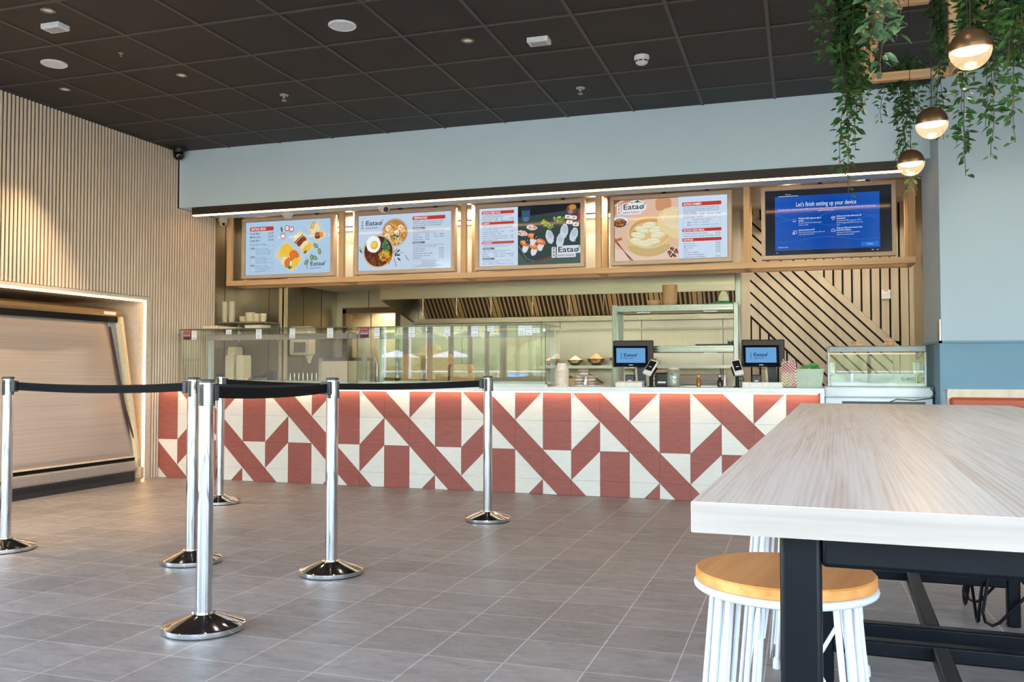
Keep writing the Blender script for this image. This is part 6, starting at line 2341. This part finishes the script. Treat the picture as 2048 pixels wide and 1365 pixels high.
# ================================================================== STOOLS
oakseat = wood('honey_oak_seat', C8(198, 128, 60), C8(222, 154, 84), C8(236, 176, 108), 'Y', 0.35, 1.0, contrast=0.14)


def stool(label, group, metal, seatm, H=0.712, seat_r=0.157):
    t = thing('stool', label, 'stool', (0, 0, 0), 0, group)
    G().lathe([(0, H-0.020), (seat_r-0.002, H-0.020), (seat_r, H-0.018), (seat_r, H-0.003), (seat_r-0.003, H), (0, H)], 56).build('seat', seatm, t, smooth=35)
    G().tube([((seat_r-0.004)*math.cos(2*PI*k/48), (seat_r-0.004)*math.sin(2*PI*k/48), H-0.0275) for k in range(48)], 0.0074, 10, closed=True).build('seat_ring', metal, t, smooth=50)
    rt, rb = seat_r-0.012, 0.215
    zt = H-0.028
    ang = [PI/4+k*PI/2+0.16 for k in range(4)]

    def P(a, z, dr=0.0, da=0.0):
        r = rt+(rb-rt)*(1-z/zt)+dr
        return (r*math.cos(a+da), r*math.sin(a+da), z)
    for k in range(4):
        a = ang[k]
        n1 = ang[(k+1) % 4]
        n0 = ang[k-1]
        g = G()
        g.tube([P(a, zt), P(a, 0.035)], 0.0078, 10)
        g.lathe([(0, 0), (0.0135, 0), (0.0125, 0.025), (0.009, 0.040), (0, 0.04)], 10, (P(a, 0)[0], P(a, 0)[1], 0.0))
        g.build('leg', metal, t, smooth=50)
        for sgn, nb in ((1, n1), (-1, n0)):
            da = 0.15*sgn
            low = P(a, 0.035, 0, da)
            pts = [P(a, zt, 0, da), P(a, 0.30, 0, da*0.95), P(a, 0.06, 0.0, da)]
            if k % 2 == 0:
                end = P(nb, 0.46, -0.002, -0.06*sgn)
                m1_ = Vector(low)+(Vector(end)-Vector(low))*0.07
                pts += [tuple(Vector(low)+Vector((0, 0, -0.012))), tuple(m1_), end]
            else:
                pts = [P(a, zt, 0, da), P(a, 0.42, 0, da*0.7), P(a, 0.30, 0, da*0.3)]
            G().tube(pts, 0.0052, 8).build('brace_rod', metal, t, smooth=50)
    return t


def wire_stool(label, group, H=0.70):
    t = thing('stool', label, 'stool', (0, 0, 0), 0, group)
    G().lathe([(0, H-0.03), (0.16, H-0.03), (0.165, H-0.015), (0.16, H), (0, H)], 40).build('seat', M['black'], t, smooth=40)
    G().tube([(0.15*math.cos(2*PI*k/40), 0.15*math.sin(2*PI*k/40), H-0.04) for k in range(40)], 0.008, 8, closed=True).build('seat_ring', M['black'], t, smooth=50)
    C_ = [(-0.20, -0.20), (0.20, -0.20), (0.20, 0.20), (-0.20, 0.20)]
    for k in range(4):
        for s_ in (1, -1):
            c, n = Vector(C_[k]+(0,)), Vector(C_[(k+s_) % 4]+(0,))
            top = Vector((c.x*0.52, c.y*0.52, H-0.04))
            d = (n-c).normalized()
            b0 = c+Vector((0, 0, 0.06))+d*0.012
            pts = [top+d*0.03, b0, c+d*0.022+Vector((0, 0, 0.022)), c+d*0.048+Vector((0, 0, 0.008)), c+d*0.075+Vector((0, 0, 0.022)), c+(n-c)*0.78+Vector((0, 0, 0.30)), Vector((n.x*0.70, n.y*0.70, 0.46))]
            G().tube([tuple(p) for p in pts], 0.0068, 8).build('wire_leg', M['black'], t, smooth=60)
    return t


s0 = stool('white framed wooden stool nearest the viewer, seat half hidden by the table leg', 'white framed stools along the table', M['whitemetal'], oakseat)
s0.location = (-0.033, 1.70, 0)
s0.rotation_euler = (0, 0, -0.19)
dup(s0, (0.0, 2.56, 0), -0.25, 'white framed stool second along the table, its legs just showing past the tabletop corner')
dup(s0, (0.05, 3.55, 0), -0.12, 'white framed stool third along the table behind the foot rails')
dup(s0, (0.06, 4.32, 0), -0.3, 'white framed stool at the far end of the table')
s1 = wire_stool('black wire framed stool on the far side of the table', 'black framed stools')
s1.location = (0.90, 4.40, 0)
dup(s1, (1.0, 3.42, 0), 0.12, 'black wire framed stool at the right edge of the picture')

# ================================================================== BENCH
bn = thing('bench_seat', 'burnt orange upholstered bench back against the pale wood dado', 'bench', (3.0, 7.19, 0))
of = flat('burnt_orange_vinyl', C8(168, 68, 34), 0.45, var=0.05)
G().box(-1.96, 1.9, 0.03, 0.12, 0.42, 0.878).build('backrest', of, bn, bevel=0.02, seg=3)
G().box(-1.96, 1.9, -0.42, 0.03, 0.40, 0.48).build('seat', of, bn, bevel=0.02, seg=3)
G().box(-1.94, 1.88, -0.38, 0.12, 0.0, 0.40).build('plinth', M['oak'], bn)

# ================================================================== HANGING TRELLIS, PENDANTS AND VINES
tr_ = thing('ceiling_trellis', 'open oak box trellis hung from the ceiling over the table', 'trellis', (0.64, 4.2, 2.85))
TX0, TX1, TY0, TY1, TZ0, TZ1 = 0.365, 0.915, 2.3, 5.9, 2.85, 3.36
q = 0.05
oo = (0.64, 4.2, 2.85)


def tp(name, mat, *bx):
    part(name, mat, *bx, tr_, oo, 0.002)


for (z0, z1) in ((TZ0, TZ0+q), (TZ1-q, TZ1)):
    tp('side_rail', M['oakY'], TX0, TX0+q, TY0, TY1, z0, z1)
    tp('side_rail', M['oakY'], TX1-q, TX1, TY0, TY1, z0, z1)
    for y in (TY0, 4.05, TY1-q):
        tp('cross_rail', M['oak'], TX0+q, TX1-q, y, y+q, z0, z1)
for y in (TY0, 4.05, TY1-q):
    for x in (TX0, TX1-q):
        tp('upright', M['oakZ'], x, x+q, y, y+q, TZ0+q, TZ1-q)
for (x, y) in ((0.39, 2.6), (0.89, 2.6), (0.39, 5.6), (0.89, 5.6)):
    G().box(x-oo[0]-0.01, x-oo[0]+0.01, y-oo[1]-0.01, y-oo[1]+0.01, TZ1-oo[2], HC-oo[2]).build('hanger', M['black'], tr_)

gl = emit('pendant_glow', (1.0, 0.82, 0.58, 1), 5.0)
brz = flat('bronze_cap', C8(126, 98, 74), 0.35, 0.75)
RP = 0.0765


def pendant(lab, y):
    t = thing('pendant_lamp', lab, 'pendant lamp', (0.635, y, 2.315), 0, 'globe pendants over the table')
    tilt = Euler((R(8), R(-3), 0)).to_matrix().to_4x4()
    g = G()
    g.M = tilt
    n = 12
    g.lathe([(RP*math.cos(PI/2*k/n) if k < n else 0, RP*math.sin(PI/2*k/n)+0.004) for k in range(n+1)], 36)
    g.build('metal_cap', brz, t, smooth=60)
    g = G()
    g.M = tilt
    n = 8
    g.lathe([(0, -0.022)]+[(0.066*math.sin(PI/2*k/n), -0.022*math.cos(PI/2*k/n)) for k in range(1, n+1)]+[(0.066, 0.003), (0, 0.003)], 32)
    g.build('light_disc', gl, t, smooth=60)
    g = G()
    g.M = tilt
    n = 12
    g.lathe([(RP*math.cos(PI/2*k/n), -RP*math.sin(PI/2*k/n)) for k in range(n)]+[(0, -RP)], 36)
    if 'pendant_glass' not in _cache:
        m_, nt, out = new_mat('pendant_glass')
        t1 = nt.nodes.new('ShaderNodeBsdfTransparent')
        t1.inputs[0].default_value = (1.0, 0.92, 0.80, 1)
        t2 = nt.nodes.new('ShaderNodeBsdfTranslucent')
        t2.inputs[0].default_value = (0.95, 0.80, 0.66, 1)
        x1 = nt.nodes.new('ShaderNodeMixShader')
        x1.inputs[0].default_value = 0.22
        nt.links.new(t1.outputs[0], x1.inputs[1])
        nt.links.new(t2.outputs[0], x1.inputs[2])
        g1 = nt.nodes.new('ShaderNodeBsdfGlossy')
        g1.inputs['Roughness'].default_value = 0.3
        x2 = nt.nodes.new('ShaderNodeMixShader')
        x2.inputs[0].default_value = 0.05
        nt.links.new(x1.outputs[0], x2.inputs[1])
        nt.links.new(g1.outputs[0], x2.inputs[2])
        nt.links.new(x2.outputs[0], out.inputs[0])
        _cache['pendant_glass'] = m_
    m_ = _cache['pendant_glass']
    g.build('glass_bowl', m_, t, smooth=60)
    G().tube([(0, 0, RP), (0, 0, HC-2.315)], 0.0022, 6).build('cable', M['blackplastic'], t)
    G().lathe([(0, -0.03), (0.04, -0.03), (0.04, 0), (0, 0)], 16, (0, 0, HC-2.315)).build('ceiling_rose', M['black'], t)
    l = bpy.data.lights.new('pendant_lamp_light', 'POINT')
    l.energy = 5
    l.color = (1.0, 0.72, 0.42)
    l.shadow_soft_size = 0.05
    lo = bpy.data.objects.new('lamp_light', l)
    col.objects.link(lo)
    lo.parent = t
    lo.location = (0, -0.0, -0.13)


pendant('largest and nearest of the three globe pendants', 3.80)
pendant('middle one of the three globe pendants', 4.88)
pendant('lowest looking and furthest globe pendant, in front of the fascia corner', 5.78)

LA = leaf_mat('vine_leaf_dark', C8(28, 64, 36), C8(64, 108, 52), 0.38)
LB = leaf_mat('vine_leaf_pale', C8(50, 88, 62), C8(104, 142, 106), 0.4)
ST = flat('vine_stem', C8(70, 64, 40), 0.7)


def vine(lab, x, y, z0, strands, mat, leaf, seed, spread=0.07, dens=26, group='artificial trailing plants on the ceiling trellis'):
    """strands: list of (dx, dy, length)"""
    t = thing('trailing_plant', lab, 'hanging plant', (x, y, z0), 0, group)
    rr = random.Random(seed)
    sg_ = G()
    lg = G()
    for (dx, dy, L) in strands:
        pts = []
        n = max(4, int(L/0.06))
        ph = rr.uniform(0, 6)
        for i in range(n+1):
            u = i/n
            w = spread*0.25*(1-u*0.5)
            pts.append((dx+w*math.sin(u*7+ph)+rr.uniform(-0.004, 0.004), dy+w*math.cos(u*6+ph*2)+rr.uniform(-0.004, 0.004), -L*u))
        sg_.tube(pts, 0.0016, 4, caps=False)
        nl = int(L*dens*5.5)
        for k in range(nl):
            u = rr.random()
            if u > 0.93 and rr.random() < 0.4:
                continue
            i = min(n-1, int(u*n))
            b0 = Vector(pts[i]).lerp(Vector(pts[i+1]), u*n-i)
            a = rr.uniform(0, 2*PI)
            s = leaf*rr.uniform(0.6, 1.15)*(1.0-0.25*u)
            out_ = Vector((math.cos(a), math.sin(a), rr.uniform(-0.9, 0.35))).normalized()
            side = out_.cross(Vector((0, 0, 1))).normalized()
            side = (Matrix.Rotation(rr.uniform(-0.9, 0.9), 3, out_) @ side)
            up = side.cross(out_)
            st = b0+out_*rr.uniform(0.004, spread*0.35)
            W = s*0.24
            ps_ = [st, st+out_*s*0.30+side*W*0.95+up*0.002, st+out_*s*0.62+side*W*0.85-up*0.001, st+out_*s-up*s*0.14, st+out_*s*0.62-side*W*0.85-up*0.001, st+out_*s*0.30-side*W*0.95+up*0.002, st+out_*s*0.33-up*W*0.28, st+out_*s*0.65-up*W*0.3]
            lg.add([tuple(v) for v in ps_], [(0, 1, 6), (1, 2, 7, 6), (2, 3, 7), (0, 6, 5), (6, 7, 4, 5), (7, 3, 4)])
            if rr.random() < 0.3:
                sg_.tube([tuple(b0), tuple(st)], 0.0009, 3, caps=False)
    sg_.build('stems', ST, t)
    o = lg.build('leaves', mat, t)
    o.data.polygons.foreach_set('use_smooth', [True]*len(o.data.polygons))
    o['kind'] = 'stuff'
    return t


rq = random.Random(8)


def ring_strands(n, r, lmin, lmax, seed, tail=None):
    q = random.Random(seed)
    out_ = []
    for k in range(n):
        a = q.uniform(0, 6.28)
        d = r*math.sqrt(q.random())
        out_.append((d*math.cos(a), d*math.sin(a), q.uniform(lmin, lmax)))
    if tail:
        out_ += tail
    return out_


vine('densest trailing plant, leftmost on the ceiling trellis, reaching down to the blue screen', 0.225, 4.75, 3.30, ring_strands(15, 0.12, 0.50, 0.95, 1, [(0.0, 0.0, 1.34), (-0.02, 0.02, 1.22), (0.05, 0, 1.12), (0.085, 0, 0.95), (0.03, -0.02, 1.05)]), LA, 0.062, 1, 0.08, 24)
vine('trailing plant with the broad pale striped leaves inside the trellis', 0.315, 3.75, 2.80, ring_strands(7, 0.06, 0.28, 0.48, 2, [(0.0, 0, 0.58)]), LB, 0.078, 2, 0.07, 14)
vine('thin leaved trailing plant hanging behind the back rail of the trellis', 0.60, 5.98, 3.02, ring_strands(9, 0.12, 0.22, 0.48, 3, [(0.0, 0, 0.62), (0.03, 0, 0.74), (0.045, 0, 0.84)]), LA, 0.056, 3, 0.09, 20)
vine('narrow trailing plant behind the middle pendant', 0.695, 5.10, 3.25, ring_strands(5, 0.035, 0.4, 0.6, 4, [(0.0, 0, 0.86), (0.02, 0, 0.97)]), LA, 0.058, 4, 0.05, 18)
vine('bushy trailing plant right of the nearest pendant with one long thread', 0.765, 4.38, 3.10, ring_strands(10, 0.08, 0.50, 0.78, 5, [(-0.06, 0, 1.16), (-0.055, 0.01, 1.05), (0.02, 0, 0.95), (0.045, 0, 1.08)]), LA, 0.060, 5, 0.07, 20)
vine('trailing plant at the right edge of the picture', 0.86, 4.15, 3.10, ring_strands(12, 0.09, 0.5, 0.80, 6, [(-0.02, 0, 1.0), (0.0, 0, 1.08)]), LA, 0.062, 6, 0.08, 20)
vine('trailing plant high in the top right corner', 0.84, 3.55, 2.95, ring_strands(10, 0.10, 0.2, 0.42, 7), LB, 0.07, 7, 0.08, 20)
